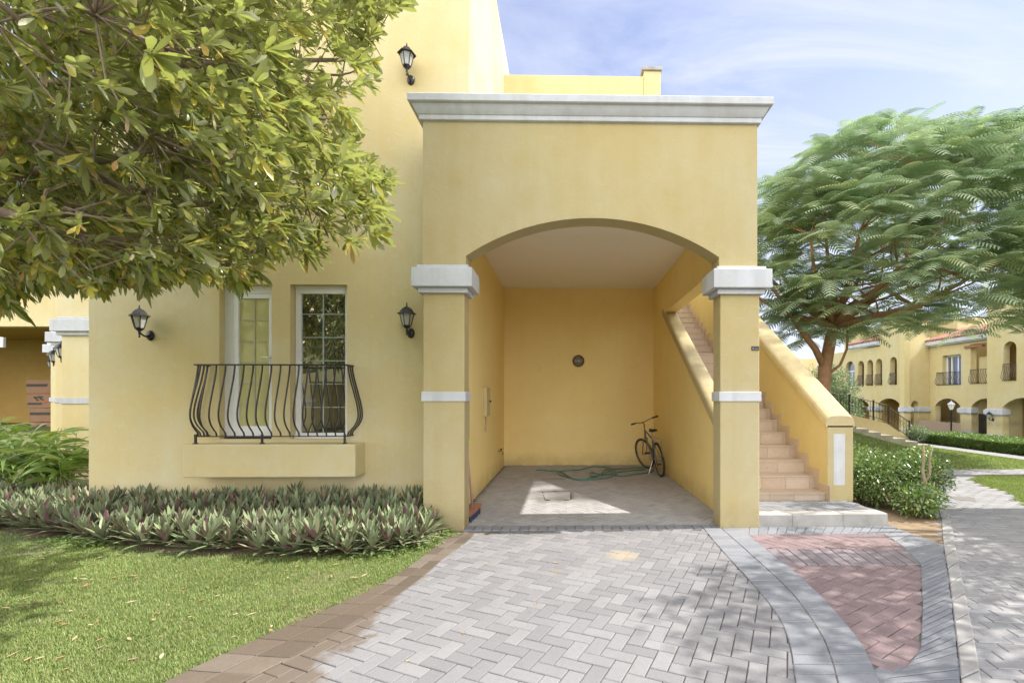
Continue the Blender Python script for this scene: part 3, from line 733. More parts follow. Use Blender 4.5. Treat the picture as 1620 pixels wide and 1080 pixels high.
def strip_sheet(name, c1, c2, z, mat):
    p, q = resample(c1, 60), resample(c2, 60); m = MB()
    for i in range(59): m.add([(*p[i], z), (*q[i], z), (*q[i+1], z), (*p[i+1], z)], [(0, 1, 2, 3)])
    o = m.build(name, mat)
    if o.data.polygons[0].normal.z < 0: o.data.flip_normals()
    tag(o, kind='structure'); return o
def ext(c, d=2.2, at=-1):
    """extend a curve past the bottom of the picture"""
    a, b = (c[-2], c[-1]) if at == -1 else (c[1], c[0]); v = Vector((b[0]-a[0], b[1]-a[1])).normalized()*d
    e = (b[0]+v.x, b[1]+v.y); return c+[e] if at == -1 else [e]+c
gp = lambda L_: [G(u, v) for u, v in L_]
def fit(c, k=1): return smoothc(c, k)
l1 = ext(fit(gp([(1113, 836), (1135, 863.5), (1168, 900), (1196, 929), (1222, 962), (1237, 985), (1250, 1020), (1258, 1080)]), 1), 1.6)
l2 = ext(fit(gp([(1141, 836), (1172, 863), (1204, 892), (1235, 920), (1261, 947), (1298, 1000), (1315, 1040), (1325, 1080)]), 1), 1.6)
l3 = ext(fit(gp([(1170, 834.5), (1221, 876), (1255, 902), (1286, 929), (1335, 980), (1371, 1028), (1392, 1080)]), 1), 1.6)
lawn_edge = ext(fit(gp([(732, 843), (701, 852.6), (682.6, 869), (657, 890), (614.6, 918), (572, 940), (514, 965), (462, 988), (379, 1023), (315, 1052), (263, 1078)]), 1), 2.0)
in_edge = ext(fit(gp([(752, 843), (739, 858), (708, 878), (673, 909), (633, 940), (560, 985), (481, 1030), (385, 1078)]), 1), 2.0)
drive = [(x-.12, y) for x, y in in_edge] + [(x+.10, y) for x, y in l1[::-1]]
# joint sand bed
bed_poly = [(-6, -2), (-6, .4)]+[lawn_edge[i] for i in range(len(lawn_edge)-1, -1, -1)]+[(-1.4, 5.52), (-1.4, 10.72), (1.97, 10.72), (1.97, 5.52), (3.75, 5.6), G(1411, 832), G(1450, 848), G(1491, 857), G(1492, 825), G(1490, 796), (5.2, 7.6), (5.6, 9.95), (22, 9.95), (22, -2)]
poly_sheet('paving_bed', bed_poly, -.012, JOINT)
m = MB(); herring(m, drive+[], R(-25), 0.0); o = m.build('driveway', PAVG); tag(o, kind='structure')
cpoly = [(-1.36, 5.62), (-1.36, 10.71), (1.96, 10.71), (1.96, 5.62)]
MH = [G(862, 790), G(903, 790), G(903, 777), G(858, 777)]
m = MB(); herring(m, cpoly, R(45), 0.0, .1, avoid=MH)
o = m.build('carport_floor', PAVC); tag(o, kind='structure')
m = MB(); band(m, [(-1.15, 5.47), (1.78, 5.47)], [(-1.15, 5.66), (1.78, 5.66)], .004); o = m.build('threshold_band', PAVB); tag(o, kind='structure')
# concrete utility cover in the floor
m = MB(); q = [MH[0], MH[1], MH[2], MH[3]]; m.brick(q, -.05, -.001, .003, .008); cv_ = m.build('utility_cover', PAVC); tag(cv_, 'square utility cover set flush in the carport floor', 'utility cover')
m = MB()
for a_, b_ in zip(q, q[1:]+q[:1]): m.tube([(*a_, -.002), (*b_, -.002)], .005, 4)
m.build('rim', RUB, cv_)
# brown border (two soldier rows)
mid = [tuple(p) for p in (resample(lawn_edge, 60)*.5+resample(in_edge, 60)*.5)]
strip_sheet('border_bed', lawn_edge, in_edge, .0015, JOINT)
m = MB(); band(m, lawn_edge, mid, .008, .19, ch=.004); band(m, mid, in_edge, .007, .19); o = m.build('border_paving', brickmat('border_pavers', (.105, .083, .063), (.14, .108, .082), (.20, .17, .14))); tag(o, kind='structure')
# grey soldier bands right of the drive
strip_sheet('band_bed', l1, l3, .0015, JOINT)
m = MB(); band(m, l1, l2, .008, .105); band(m, l2, l3, .008, .105); o = m.build('paving_band', PAVB); tag(o, kind='structure')
# red area
red_r = gp([(1400, 845), (1452, 884), (1456, 896), (1458, 960), (1455, 1028), (1437, 1052)])
redp = l3[2:]+[G(1437, 1052)]+red_r[::-1]
gs0 = gp([(1211, 868), (1290, 868), (1370, 868), (1432, 869)]); gs1 = gp([(1243, 894), (1330, 893), (1400, 893), (1470, 893)])
gstrip = gs0+gs1[::-1]
redpoly = [G(1168, 838)]+[(x-.07, y) for x, y in l3[1:len(l3)-3]]+gp([(1372, 1050), (1440, 1064), (1468, 1030), (1470, 960), (1468, 884), (1415, 842)])
m = MB(); herring(m, redpoly, R(-57), 0.0, .1, avoid=gstrip); o = m.build('red_paving', PAVR); tag(o, kind='structure')
m = MB(); band(m, gs0, gs1, .004, .105); o = m.build('mauve_strip', brickmat('mauve_pavers', (.22, .20, .215), (.25, .215, .23), (.275, .235, .25))); tag(o, kind='structure')
m = MB()
# grey frame right of the red, foot strip along the landing, sweep by the planting bed
kin = fit(gp([(1411, 832), (1450, 848), (1491, 858), (1500, 906), (1508, 975), (1516, 1041), (1520, 1080)]), 1); kin = ext(kin, 1.6)
fr_in = gp([(1395, 843), (1425, 862), (1456, 893), (1459, 960), (1455, 1030), (1432, 1056), (1392, 1080)])
fr_in = ext(fr_in, 1.6)
band(m, fr_in, kin, .007, .105)
band(m, gp([(1170, 845.5), (1280, 845), (1400, 845)]), gp([(1170, 834), (1280, 833.5), (1411, 832)]), .006, .105)
o = m.build('grey_paving', PAVB); tag(o, kind='structure')
# filler herringbone under the bottom corner between red tip and bands
m = MB(); herring(m, gp([(1372, 1036), (1437, 1052), (1400, 1079), (1392, 1300), (1330, 1300)]), R(-57), -.002); o = m.build('grey_infill_paving', PAVB); tag(o, kind='structure')
# kerb strip
kout = ext(fit(gp([(1484, 772), (1490, 796), (1500, 812), (1506, 829), (1518, 894), (1536.5, 980), (1551, 1061), (1554, 1080)]), 1), 1.6)
kin2 = [G(1476, 780), G(1484, 800), G(1490, 825), G(1491, 857)]+kin[5:]
m = MB(); band(m, kin2, kout, .012, .42, -.06, .006); o = m.build('kerb', CONC); tag(o, kind='structure')
# path on the right: running bond
lawn_y = lambda x: 9.95
m = MB(); ang = R(-7); ca, sa = math.cos(ang), math.sin(ang)
pathp = [(x-.12, y) for x, y in kout[::-1]]+[(5.3, 7.5), (5.55, 8.6), (5.9, 9.9), (14, 9.9), (14, 9.1), (8, 9.15), (7.34, 8.75), (7.08, 8.1), (6.93, 7.45), (6.45, 6.79), (6.15, 6.0), (6.0, 4.0), (6.0, .5)]
cand = []
for r_ in range(0, 130):
    for c_ in range(-10, 75):
        x, y = c_*.2+(r_ % 2)*.1, r_*.1
        q = [(x, y), (x+.2, y), (x+.2, y+.1), (x, y+.1)]; cand.append([(2.5+a_*ca-b_*sa, .2+a_*sa+b_*ca) for a_, b_ in q])
C = np.array(cand); ct = C.mean(1); ok = inpoly(ct[:, 0], ct[:, 1], pathp)
for q in C[ok]: m.brick([tuple(p) for p in q], -.05, 0.0)
o = m.build('path', PAVP); tag(o, kind='structure')
m = MB(); m.brick([G(1510, 790), G(1545, 793), G(1543, 787), G(1503, 784.5)], -.03, .003); dc = m.build('drain_cover', plain('dull_drain', (.20, .185, .17), .8)); tag(dc, 'flat grey drain cover in the sunlit path', 'drain cover')
# lawns
lm, nt, b = nmat('lawn_soil'); P = coords(nt); n1 = noise(nt, P, .9, 4, .6, .6); n2 = noise(nt, P, 22, 5, .7)
c = mixc(nt, ramp(nt, n1.outputs[0], [(.47, (0, 0, 0)), (.62, (1, 1, 1))]).outputs[0], (.115, .15, .045), (.23, .195, .12))
c = mixc(nt, mth(nt, 'MULTIPLY', n2.outputs[0], .6), c, (.09, .105, .04)); nt.links.new(c, b.inputs['Base Color']); b.inputs['Roughness'].default_value = 1
left_lawn = [(-12, -2), (-3.6, -2)]+[(p[0]-.01, p[1]) for p in lawn_edge[::-1]]+[(-1.62, 5.7), (-1.62, 6.4), (-12, 6.4)]
poly_sheet('lawn', left_lawn, -.004, lm)
poly_sheet('lawn', [(6.47, 6.79), (6.95, 7.45), (7.1, 8.1), (7.34, 8.7), (8, 9.1), (14, 9.1), (14, .5), (6.02, .5), (6.02, 4), (6.17, 6)], -.003, plain('turf_green', (.20, .26, .09), 1, 0, .1, .7, 3, (.15, .19, .07)))
x_ = np.linspace(4.2, 11.0, 28); y_ = np.linspace(9.93, 30, 60); XX, YY = np.meshgrid(x_, y_)
V = np.stack([XX, YY, hgt(XX, YY)-.004], -1).reshape(-1, 3); i, j = np.meshgrid(np.arange(27), np.arange(59)); a = (j*28+i).ravel()
lm2 = plain('painted_sunlit_turf', (.22, .28, .10), 1, 0, .1, .7, 3, (.17, .21, .08))  # same lawn, colour lightened to stand in for sunlight on it
tag(npmesh('lawn', V, np.stack([a, a+1, a+29, a+28], 1), lm2, smooth=True), kind='structure')
poly_sheet('planting_bed', [(3.77, 5.6)]+gp([(1411, 831), (1430, 842), (1450, 850), (1475, 860), (1497, 866), (1500, 830)])+[G(1490, 790), (5.3, 7.5), (5.6, 9.93), (3.77, 9.93)], -.003, SOIL)
# strip of bare soil under the purple leaf bed
m = MB()
bedf = [(-13, 5.6), (-7.4, 5.35), *gp([(0, 838), (100, 855), (200, 867), (300, 875), (450, 881), (600, 879), (664, 866), (712, 840)])]
poly_sheet('flower_bed', bedf+[(-1.62, 5.75), (-1.62, 6.4), (-6.2, 6.4), (-6.2, 9), (-13, 9)], 0.0, plain('dark_soil', (.14, .11, .075), 1, 0, .1, .9, 11, (.26, .21, .15), .9, 40))
# side path beyond the lawn and its hedge bed
m = MB(); 
for k in range(40): yy = 9.3+k*.4; m.brick([(10.92, yy), (11.55, yy), (11.55, yy+.4), (10.92, yy+.4)], -.2, .012+float(hgt(11.2, yy)))
o = m.build('footpath', CONC); tag(o, kind='structure')
# ================================================================ VEGETATION
GR = leafmat('grass_blades', [(0, (.17, .24, .075)), (.35, (.23, .31, .10)), (.7, (.30, .37, .135)), (.9, (.38, .41, .19)), (1, (.45, .40, .25))], rough=.6, trans=.3, spec=.2)
def blades(name, P, hmin, hmax, w, mat, label, lean=.5):
    n = len(P); h = rng.uniform(hmin, hmax, n)[:, None]; a = rng.uniform(0, 2*np.pi, n)
    d = np.stack([np.cos(a), np.sin(a), np.zeros(n)], 1); s = np.stack([-np.sin(a), np.cos(a), np.zeros(n)], 1)
    l = rng.uniform(.1, lean, n)[:, None]; wv = (w*rng.uniform(.7, 1.3, n))[:, None]; up = np.array([0, 0, 1.])
    b0, b1 = P-s*wv/2, P+s*wv/2; mid = P+d*h*l*.35+up*h*.6; t = P+d*h*l+up*h
    V = np.stack([b0, b1, mid+s*wv*.4, mid-s*wv*.4, t+s*wv*.08, t-s*wv*.08], 1).reshape(-1, 3)
    k = np.arange(n)[:, None]*6
    Q = np.concatenate([k+np.array([0, 1, 2, 3]), k+np.array([3, 2, 4, 5])], 0)
    o = npmesh(name, V, Q, mat); tag(o, label, 'grass', kind='stuff'); return o
def vnoise(x, y, s, seed):
    r = np.random.default_rng(seed); g = r.random((64, 64)); x = x*s; y = y*s
    xi = np.floor(x).astype(int); yi = np.floor(y).astype(int); fx = x-xi; fy = y-yi; fx = fx*fx*(3-2*fx); fy = fy*fy*(3-2*fy)
    f = lambda a, b: g[a % 64, b % 64]
    return (f(xi, yi)*(1-fx)+f(xi+1, yi)*fx)*(1-fy)+(f(xi, yi+1)*(1-fx)+f(xi+1, yi+1)*fx)*fy
def scatter(poly, n, bare=None):
    px = [p[0] for p in poly]; py = [p[1] for p in poly]; out = []
    x = rng.uniform(min(px), max(px), n*3); y = rng.uniform(min(py), max(py), n*3)
    k = inpoly(x, y, poly); x, y = x[k][:n], y[k][:n]
    return x, y
front_lawn = [(-9, 2.3)]+[(p[0]+.012, p[1]) for p in lawn_edge[::-1] if p[1] > 2.2]+[G(720, 843), G(672, 861), G(600, 874), G(450, 877), G(300, 871), G(200, 862), G(100, 850), G(0, 834), (-9, 5.4)]
# visible part only: a wedge out to the left edge of the picture plus a margin
x, y = scatter(front_lawn, 520000); k = (x > -1.32*y-.9); x, y = x[k], y[k]
u, v = proj(x, y, 0)
nb = vnoise(x, y, 1.3, 3)*.6+vnoise(x, y, 4, 4)*.4
bare = sstep(905, 868, v)*sstep(620, 250, u)*.85
dens = np.clip(1.0-bare*1.15*(nb > .33)-.55*(nb > .64), .10, 1)
edge_v = np.interp(u, [0, 100, 200, 300, 450, 600, 672, 720], [834, 850, 862, 871, 877, 874, 861, 843]); dens *= np.clip((v-edge_v)/14+.15*nb, .12, 1)
fine = vnoise(x, y, 18, 9); dens *= np.where(fine > .78, .45, 1)
k = rng.random(len(x)) < dens; x, y = x[k], y[k]
blades('grass', np.stack([x, y, np.full(len(x), -.004)], 1), .008, .025, .0038, GR, 'short green lawn grass with bare patches in front of the purple leaf bed', .9)
# right hand lawns
def lawn2(poly, n, zf, hm, w, nm):
    x, y = scatter(poly, n); z = hgt(x, y) if zf else np.zeros(len(x))
    blades('grass', np.stack([x, y, z-.004], 1), hm*.5, hm, w, GR, nm, .9)
lawn2([(4.4, 9.96), (10.9, 9.96), (10.9, 17), (4.4, 17)], 60000, True, .035, .014, 'mown lawn rising toward the garden steps')
lawn2([(6.50, 6.79), (6.97, 7.45), (7.12, 8.1), (7.36, 8.68), (8, 9.08), (10, 9.08), (10, 6)], 45000, False, .035, .007, 'rounded lawn corner beside the sunlit path')
# weeds along bed edge
WD = leafmat('weed_leaves', [(0, (.13, .20, .05)), (.5, (.20, .28, .08)), (1, (.28, .36, .13))], rough=.5)
ex = []
edge = resample(bedf[2:], 300)
for p in edge:
    dens_ = vnoise(np.array([p[0]]), np.array([p[1]]), 1.2, 31)[0]
    for _ in range(int(13*max(0, dens_-.42)*2)):
        ex.append((p[0]+rng.normal(0, .07), p[1]-abs(rng.normal(0, .12))+.05, .0))
ex = np.array(ex); n = len(ex); ex = np.repeat(ex, 4, 0)+rng.normal(0, .012, (n*4, 3))*[1, 1, 0]; a = rng.uniform(0, 2*np.pi, len(ex)); ex[:, 2] = rng.uniform(.0, .035, len(ex))
V, Q = leaves(ex, np.stack([np.cos(a), np.sin(a), rng.uniform(.2, .9, len(a))], 1), rng.uniform(.02, .035, len(a)), .016, .2, .1, segs=2, prof=(.2, 1, .1))
tag(npmesh('weeds', V, Q, WD), 'low bright green weeds creeping along the front of the purple leaf bed', 'weeds', kind='stuff')
# fallen leaves
DL = leafmat('dry_leaves', [(0, (.30, .17, .08)), (.4, (.42, .30, .16)), (.7, (.58, .50, .33)), (1, (.22, .12, .07))], rough=.7, trans=.15)
x, y = scatter([(-6, 2.4), G(270, 1075), G(510, 965), G(660, 885), G(400, 895), G(0, 860)], 170)
x = np.concatenate([x, rng.uniform(-1.8, .2, 8)]); y = np.concatenate([y, rng.uniform(2.6, 5, 8)])
P_ = np.stack([x, y, rng.uniform(.015, .03, len(x))], 1); P_[-8:, 2] = .006; a = rng.uniform(0, 6.28, len(x))
V, Q = leaves(P_, np.stack([np.cos(a), np.sin(a), rng.normal(0, .08, len(a))], 1), rng.uniform(.025, .07, len(a)), rng.uniform(.012, .022, len(a)), .1, .5, up=np.tile([0, 0, 1.], (len(a), 1)))
tag(npmesh('fallen_leaves', V, Q, DL), 'scattered dry fallen leaves on the front lawn', 'leaf litter', kind='stuff')
# ---- purple and green rosettes
RH = leafmat('oyster_leaves', [(0, (.13, .19, .09)), (.4, (.20, .27, .13)), (.75, (.28, .34, .17)), (.92, (.38, .42, .27)), (1, (.34, .17, .13))], back=[(0, (.22, .09, .15)), (.14, (.18, .11, .10)), (.26, (.22, .21, .13)), (.7, (.20, .26, .15)), (1, (.33, .37, .25))], rough=.5, trans=.12, tint=(1.2, .6, .9), spec=.4)
rhpoly = [(-9.5, 5.55), (-7.4, 5.45), *gp([(0, 840), (100, 855), (200, 868), (300, 876), (450, 882), (600, 881), (660, 868), (700, 842)]), G(668, 815), (-1.75, 5.95), (-1.72, 6.27), (-6.25, 6.27), (-6.3, 6.6), (-9.5, 6.6)]
pts = []; s = .165
for r_ in range(40):
    for c_ in range(80):
        pts.append((-9.6+c_*s+(r_ % 2)*s/2+rng.normal(0, .03), 4.3+r_*s*.87+rng.normal(0, .03)))
pts = np.array(pts); k = inpoly(pts[:, 0], pts[:, 1], rhpoly); pts = pts[k]
B = []; D = []; LL = []; WW = []; DR = []
for (px, py) in pts:
    hgt_ = rng.uniform(.10, .23)+.06*sstep(4.6, 6.2, py); tx, ty = rng.normal(0, .12, 2)
    # outer row leans outward to the lawn
    nl = int(rng.integers(20, 27)); sc = rng.uniform(.8, 1.15)
    for q in range(nl):
        f = q/nl; az = q*2.39996+rng.normal(0, .15); el = R(8+70*f+rng.normal(0, 6))
        B.append((px+math.cos(az)*.012, py+math.sin(az)*.012, hgt_*(.35+.65*f)))
        D.append((math.cos(az)*math.cos(el)+tx, math.sin(az)*math.cos(el)+ty, math.sin(el)))
        LL.append((.225-.05*f)*sc*rng.uniform(.85, 1.1)); WW.append(.043*sc); DR.append(rng.uniform(.02, .22)*(1-f))
D = np.array(D); B = np.array(B)
up = np.stack([-D[:, 0]*.9, -D[:, 1]*.9, np.full(len(D), .6)], 1)
V, Q = leaves(B, D, np.array(LL), np.array(WW), np.array(DR), .22, up=up, prof=(.75, 1, .95, .7, .05), segs=4)
o = npmesh('oyster_plants', V, Q, RH); tag(o, 'dense bed of purple and green striped rosette plants below the window ledge', 'ground cover', kind='stuff')
# lilac bracts
k = rng.choice(len(pts), 26); a = rng.uniform(0, 6.28, 26)
bb = np.stack([pts[k, 0]+rng.normal(0, .05, 26), pts[k, 1]-.06, rng.uniform(.1, .2, 26)], 1)
V, Q = leaves(bb, np.stack([np.cos(a), -np.abs(np.sin(a)), np.full(26, .6)], 1), .05, .03, .1)
tag(npmesh('pink_flowers', V, Q, plain('flower_pink', (.50, .20, .48), .5)), 'few small pink bracts among the purple and green rosettes', 'flowers', kind='stuff')
# ---- long leaved ginger clump on the left
GG = leafmat('ginger_leaves', [(0, (.18, .29, .07)), (.5, (.29, .41, .11)), (.8, (.43, .50, .20)), (1, (.60, .60, .34))], rough=.32, trans=.35)
def ginger(cx, cy, ns, H, label, spread=.55):
    B = []; D = []; LL = []; DR = []; stems = MB()
    t = empty('ginger_plant', (0, 0, 0), label=label, cat='plant', group='long leaved plants by the house corner')
    for _ in range(ns):
        bx, by = cx+rng.normal(0, spread*.5), cy+rng.normal(0, spread*.35); az = rng.uniform(0, 6.28); h = H*rng.uniform(.65, 1.0); ln = rng.uniform(.2, .5)
        tip = (bx+math.cos(az)*h*ln, by+math.sin(az)*h*ln, h)
        stems.tube([(bx, by, 0), ((bx+tip[0])/2, (by+tip[1])/2, h*.6), tip], [.009, .007, .004], 5)
        m_ = int(rng.integers(8, 12))
        for q in range(m_):
            f = .25+.75*q/m_; sd_ = 1 if q % 2 else -1; az2 = az+sd_*R(60+rng.normal(0, 15))*(1.15-f*.5)
            if bx+(tip[0]-bx)*f > -6.55 and by+(tip[1]-by)*f > 6.2: continue
            B.append((bx+(tip[0]-bx)*f, by+(tip[1]-by)*f, h*(.3+.7*f) if f < .6 else h*f))
            D.append((math.cos(az2), math.sin(az2), rng.uniform(.25, .9))); LL.append(rng.uniform(.36, .58)); DR.append(rng.uniform(.3, .75))
    V, Q = leaves(B, D, np.array(LL), rng.uniform(.06, .095, len(B)), np.array(DR), .14, prof=(.2, .8, 1, .85, .5, .04), segs=6)
    npmesh('foliage', V, Q, GG, t); stems.build('stems', plain('green_stem', (.2, .3, .08), .5), t)
ginger(-7.05, 7.0, 20, 1.1, 'long leaved green clump against the house corner')
ginger(-7.6, 6.85, 20, 1.05, 'long leaved green clump, middle one of three by the house corner')
ginger(-8.5, 7.0, 22, 1.15, 'long leaved green clump at the left picture edge')
ginger(-9.3, 7.9, 18, 1.3, 'tall yellowish long leaved clump before the stacked boxes')
# ---- tree helpers
def branch_path(p0, p1, n=7, wob=.12, sag=0):
    p0, p1 = Vector(p0), Vector(p1); L_ = (p1-p0).length; pts = []; w1 = Vector(rng.normal(0, wob*L_, 3)); w2 = Vector(rng.normal(0, wob*L_*.5, 3))
    for i in range(n):
        t = i/(n-1); pts.append(p0.lerp(p1, t)+w1*math.sin(math.pi*t)*.5+w2*math.sin(2*math.pi*t)*.5-Vector((0, 0, sag*L_*math.sin(math.pi*t))))
    return pts
# ---- big leafed tree overhead on the left
BT = leafmat('broad_tree_leaves', [(0, (.095, .13, .035)), (.25, (.175, .21, .055)), (.5, (.30, .315, .075)), (.70, (.47, .43, .10)), (.85, (.62, .50, .13)), (.93, (.46, .27, .12)), (1, (.72, .69, .58))], back=(.38, .40, .21), rough=.22, trans=.42, spec=.9)
tree = empty('broadleaf_tree', (-5.4, 2.4, 0), label='broad leafed tree hanging over the lawn at the upper left', cat='tree')
tree.location = (0, 0, 0)
sil = [(-260, -330), (655, -330), (650, 0), (612, 45), (600, 95), (606, 130), (560, 150), (585, 190), (560, 225), (600, 255), (612, 290), (618, 330), (598, 362), (560, 372), (520, 372), (470, 390), (450, 398), (425, 415), (395, 425), (370, 445), (300, 446), (240, 442), (190, 448), (140, 440), (95, 445), (55, 455), (40, 470), (0, 482), (-260, 500)]
base_t = Vector((-7.3, 1.0, 0)); bm_ = MB()
fork = Vector((-6.6, 2.0, 2.05))
bm_.tube(branch_path(base_t, fork, 8, .04), [.17, .16, .15, .145, .14, .135, .135, .13], 12)
limbs = []
targets = [(-2.2, 3.2, 3.2), (-1.9, 4.2, 4.4), (-3.0, 4.9, 3.6), (-1.9, 2.7, 3.9), (-3.6, 2.2, 3.4), (-4.6, 4.8, 3.2), (-2.8, 3.6, 5.0), (-4.2, 3.2, 5.4), (-6.5, 3.8, 4.2), (-1.9, 3.6, 2.9), (-3.3, 3.1, 2.6)]
subs = []
for tg in targets:
    pp_ = branch_path(fork, tg, 10, .10); limbs.append(pp_); bm_.tube(pp_, list(np.linspace(.062, .014, 10)), 7)
    for _ in range(9):
        i = int(rng.integers(2, 9)); s0 = pp_[i]; e = s0+Vector((rng.normal(.25, .55), rng.normal(.1, .5), rng.normal(-.05, .4)))
        pu, pv = proj(*e)
        if not inpoly([pu], [pv], sil)[0]: continue
        q = branch_path(s0, e, 6, .12); subs.append(q); bm_.tube(q, list(np.linspace(.015, .005, 6)), 5)
def rp(u, v, y): a_ = ray(u, v); t_ = y/a_[1]; return Vector((a_[0]*t_, y, CAMH+a_[2]*t_))
for pts_, r0, r1 in ((((-120, 300, 2.3), (-10, 334, 2.35), (60, 350, 2.45), (125, 372, 2.7), (220, 400, 3.1)), .032, .012), (((-60, -40, 2.0), (15, 18, 2.1), (60, 60, 2.2), (112, 118, 2.35)), .014, .006), (((60, -30, 2.1), (150, 25, 2.2), (255, 75, 2.5), (345, 85, 2.8)), .016, .007), (((-40, 210, 2.5), (60, 225, 2.6), (150, 270, 2.8), (240, 330, 3.1), (280, 390, 3.3)), .02, .007), (((180, 150, 2.5), (240, 215, 2.7), (290, 245, 2.9), (380, 300, 3.3), (450, 330, 3.6)), .018, .007)):
    pp_ = [rp(*q) for q in pts_]; limbs.append(pp_); n_ = len(pp_); bm_.tube(pp_, list(np.linspace(r0, r1, n_)), 8)
P3 = []
n = 260000
cand = np.stack([rng.uniform(-7.5, -.8, n), rng.uniform(1.5, 5.7, n), rng.uniform(1.9, 6.8, n)], 1)
el = ((cand-np.array([-4.0, 3.3, 4.2]))/np.array([3.6, 2.35, 2.75]))**2
uu, vv_ = proj(cand[:, 0], cand[:, 1], cand[:, 2])
rg = vnoise(uu/40+90, vv_/40+90, 1.0, 8)*44-26
k = (el.sum(1) < 1)&inpoly(uu+rg, vv_+rg*.7, sil)
cl = vnoise(cand[:, 0]+cand[:, 2]*.7, cand[:, 1]+cand[:, 2]*.5, 1.9, 12)
k &= rng.random(n) < np.clip((cl-.30)*3.4, .06, 1)
# keep clear of the lens
k &= np.linalg.norm(cand-np.array([0, 0, CAMH]), axis=1) > 2.15
cl_pts = cand[k][:8600]
# boundary clusters on the silhouette for a leafy outline
twigs = MB(); B = []; D = []; LL = []; WW = []; DR = []
sp_all = np.array([list(p) for q in subs+limbs for p in q])
for p in cl_pts:
    dd = np.linalg.norm(sp_all-p, axis=1); j = int(np.argmin(dd)); s0 = sp_all[j]
    gd = p-s0; gl = np.linalg.norm(gd)
    qu, qv = proj(s0[0], s0[1], s0[2])
    if gl > .05 and gl < .6 and rng.random() < .4 and (qu < 480 or inpoly([qu+25], [qv+20], sil)[0]):
        mid = (s0+p)/2+rng.normal(0, .06, 3); st0 = s0 if gl < .7 else p-gd/gl*.6
        twigs.tube([st0, mid if gl < .7 else p-gd/gl*.3+rng.normal(0, .03, 3), p], [.0055, .0045, .003], 4, caps=False)
    outw = nrm(p-np.array([-4.6, 3.0, 3.6])); ax = nrm(gd/max(gl, 1e-6)*.5+outw*.75+rng.normal(0, .42, 3)+np.array([.1, 0, .12]))
    m_ = int(rng.integers(7, 13)); ph = rng.uniform(0, 6.28); dead = rng.random() < .05; sz = rng.choice([.75, .95, 1.15, 1.5], p=[.3, .4, .22, .08])
    hang = max(0, .55-.5*(p[0]+3.6))*.5
    a1 = nrm(np.cross(ax, [0.1, .3, 1])); a2 = np.cross(ax, a1)
    for q in range(m_):
        az = ph+q*2.4; sp_ = rng.uniform(.25, 1.2); f_ = q/m_
        d = ax+(a1*math.cos(az)+a2*math.sin(az))*sp_; B.append(p-ax*.07*rng.random()); D.append(d)
        L_ = rng.uniform(.07, .115)*sz; LL.append(L_); WW.append(L_*rng.uniform(.23, .32)); DR.append(rng.uniform(-.1, .35)+hang)
V, Q = leaves(B, D, np.array(LL), np.array(WW), np.array(DR), .10, prof=(.12, .42, .75, 1.0, .95, .2), segs=5)
npmesh('crown', V, Q, BT, tree, smooth=True); tr = bm_.build('trunk', BARKG, tree, smooth=True); twigs.build('twigs', BARKG, tree)
# ---- flame tree on the right with ferny leaves
FL = leafmat('feather_leaves', [(0, (.29, .38, .26)), (.3, (.38, .47, .32)), (.6, (.47, .55, .41)), (.85, (.54, .60, .39)), (1, (.56, .60, .34))], rough=.3, trans=.36, spec=.6, tint=(.95, 1.1, .75))
def fern(base, d, L, npin=15, droop=.45):
    """compound leaves: narrow leaflets in two ranks along an arching midrib"""
    base = np.asarray(base); d = nrm(np.asarray(d)); n = len(base); L = np.asarray(L)[:, None]; dr = np.asarray(droop)[:, None] if hasattr(droop, '__len__') else droop
    side = nrm(np.cross(d, np.array([0, 0, 1.])+rng.normal(0, .15, (n, 3)))); upv = nrm(np.cross(side, d)); Z = np.array([0, 0, 1.])
    K = 2*npin+1; rib = []; Vs = []; q = []
    for k in range(K):
        t = .10+.90*k/(K-1); c = base+d*L*t-Z*dr*L*t*t; rib += [c-side*.004, c+side*.004]
    for i in range(npin):
        t = .10+.90*(2*i+.5)/(K-1); c = base+d*L*t-Z*dr*L*t*t; tan = nrm(d-Z*dr*2*t)
        pl = L*.25*math.sin(math.pi*min(.97, .14+.78*t))**.7; pw = L*.043
        for s in (-1, 1):
            dirp = nrm(side*s+tan*.5-upv*.15); md = c+dirp*pl*.5; tip = c+dirp*pl-upv*pl*.16
            b = 2*K+len(Vs); Vs += [md-tan*pw*.6, md+tan*pw*.6, tip-tan*pw*.12, tip+tan*pw*.12]
            r0, r1 = (2*(2*i)+(s > 0)), (2*(2*i+1)+(s > 0))
            q += [[r0, b, b+1, r1], [b, b+2, b+3, b+1]] if s > 0 else [[r1, b+1, b, r0], [b+1, b+3, b+2, b]]
    for k in range(K-1): q.append([2*k, 2*k+1, 2*k+3, 2*k+2])
    V = np.stack(rib+Vs, 1); kk = V.shape[1]
    Q = (np.arange(n)[:, None, None]*kk+np.array(q)[None]).reshape(-1, 4)
    return V.reshape(-1, 3), Q
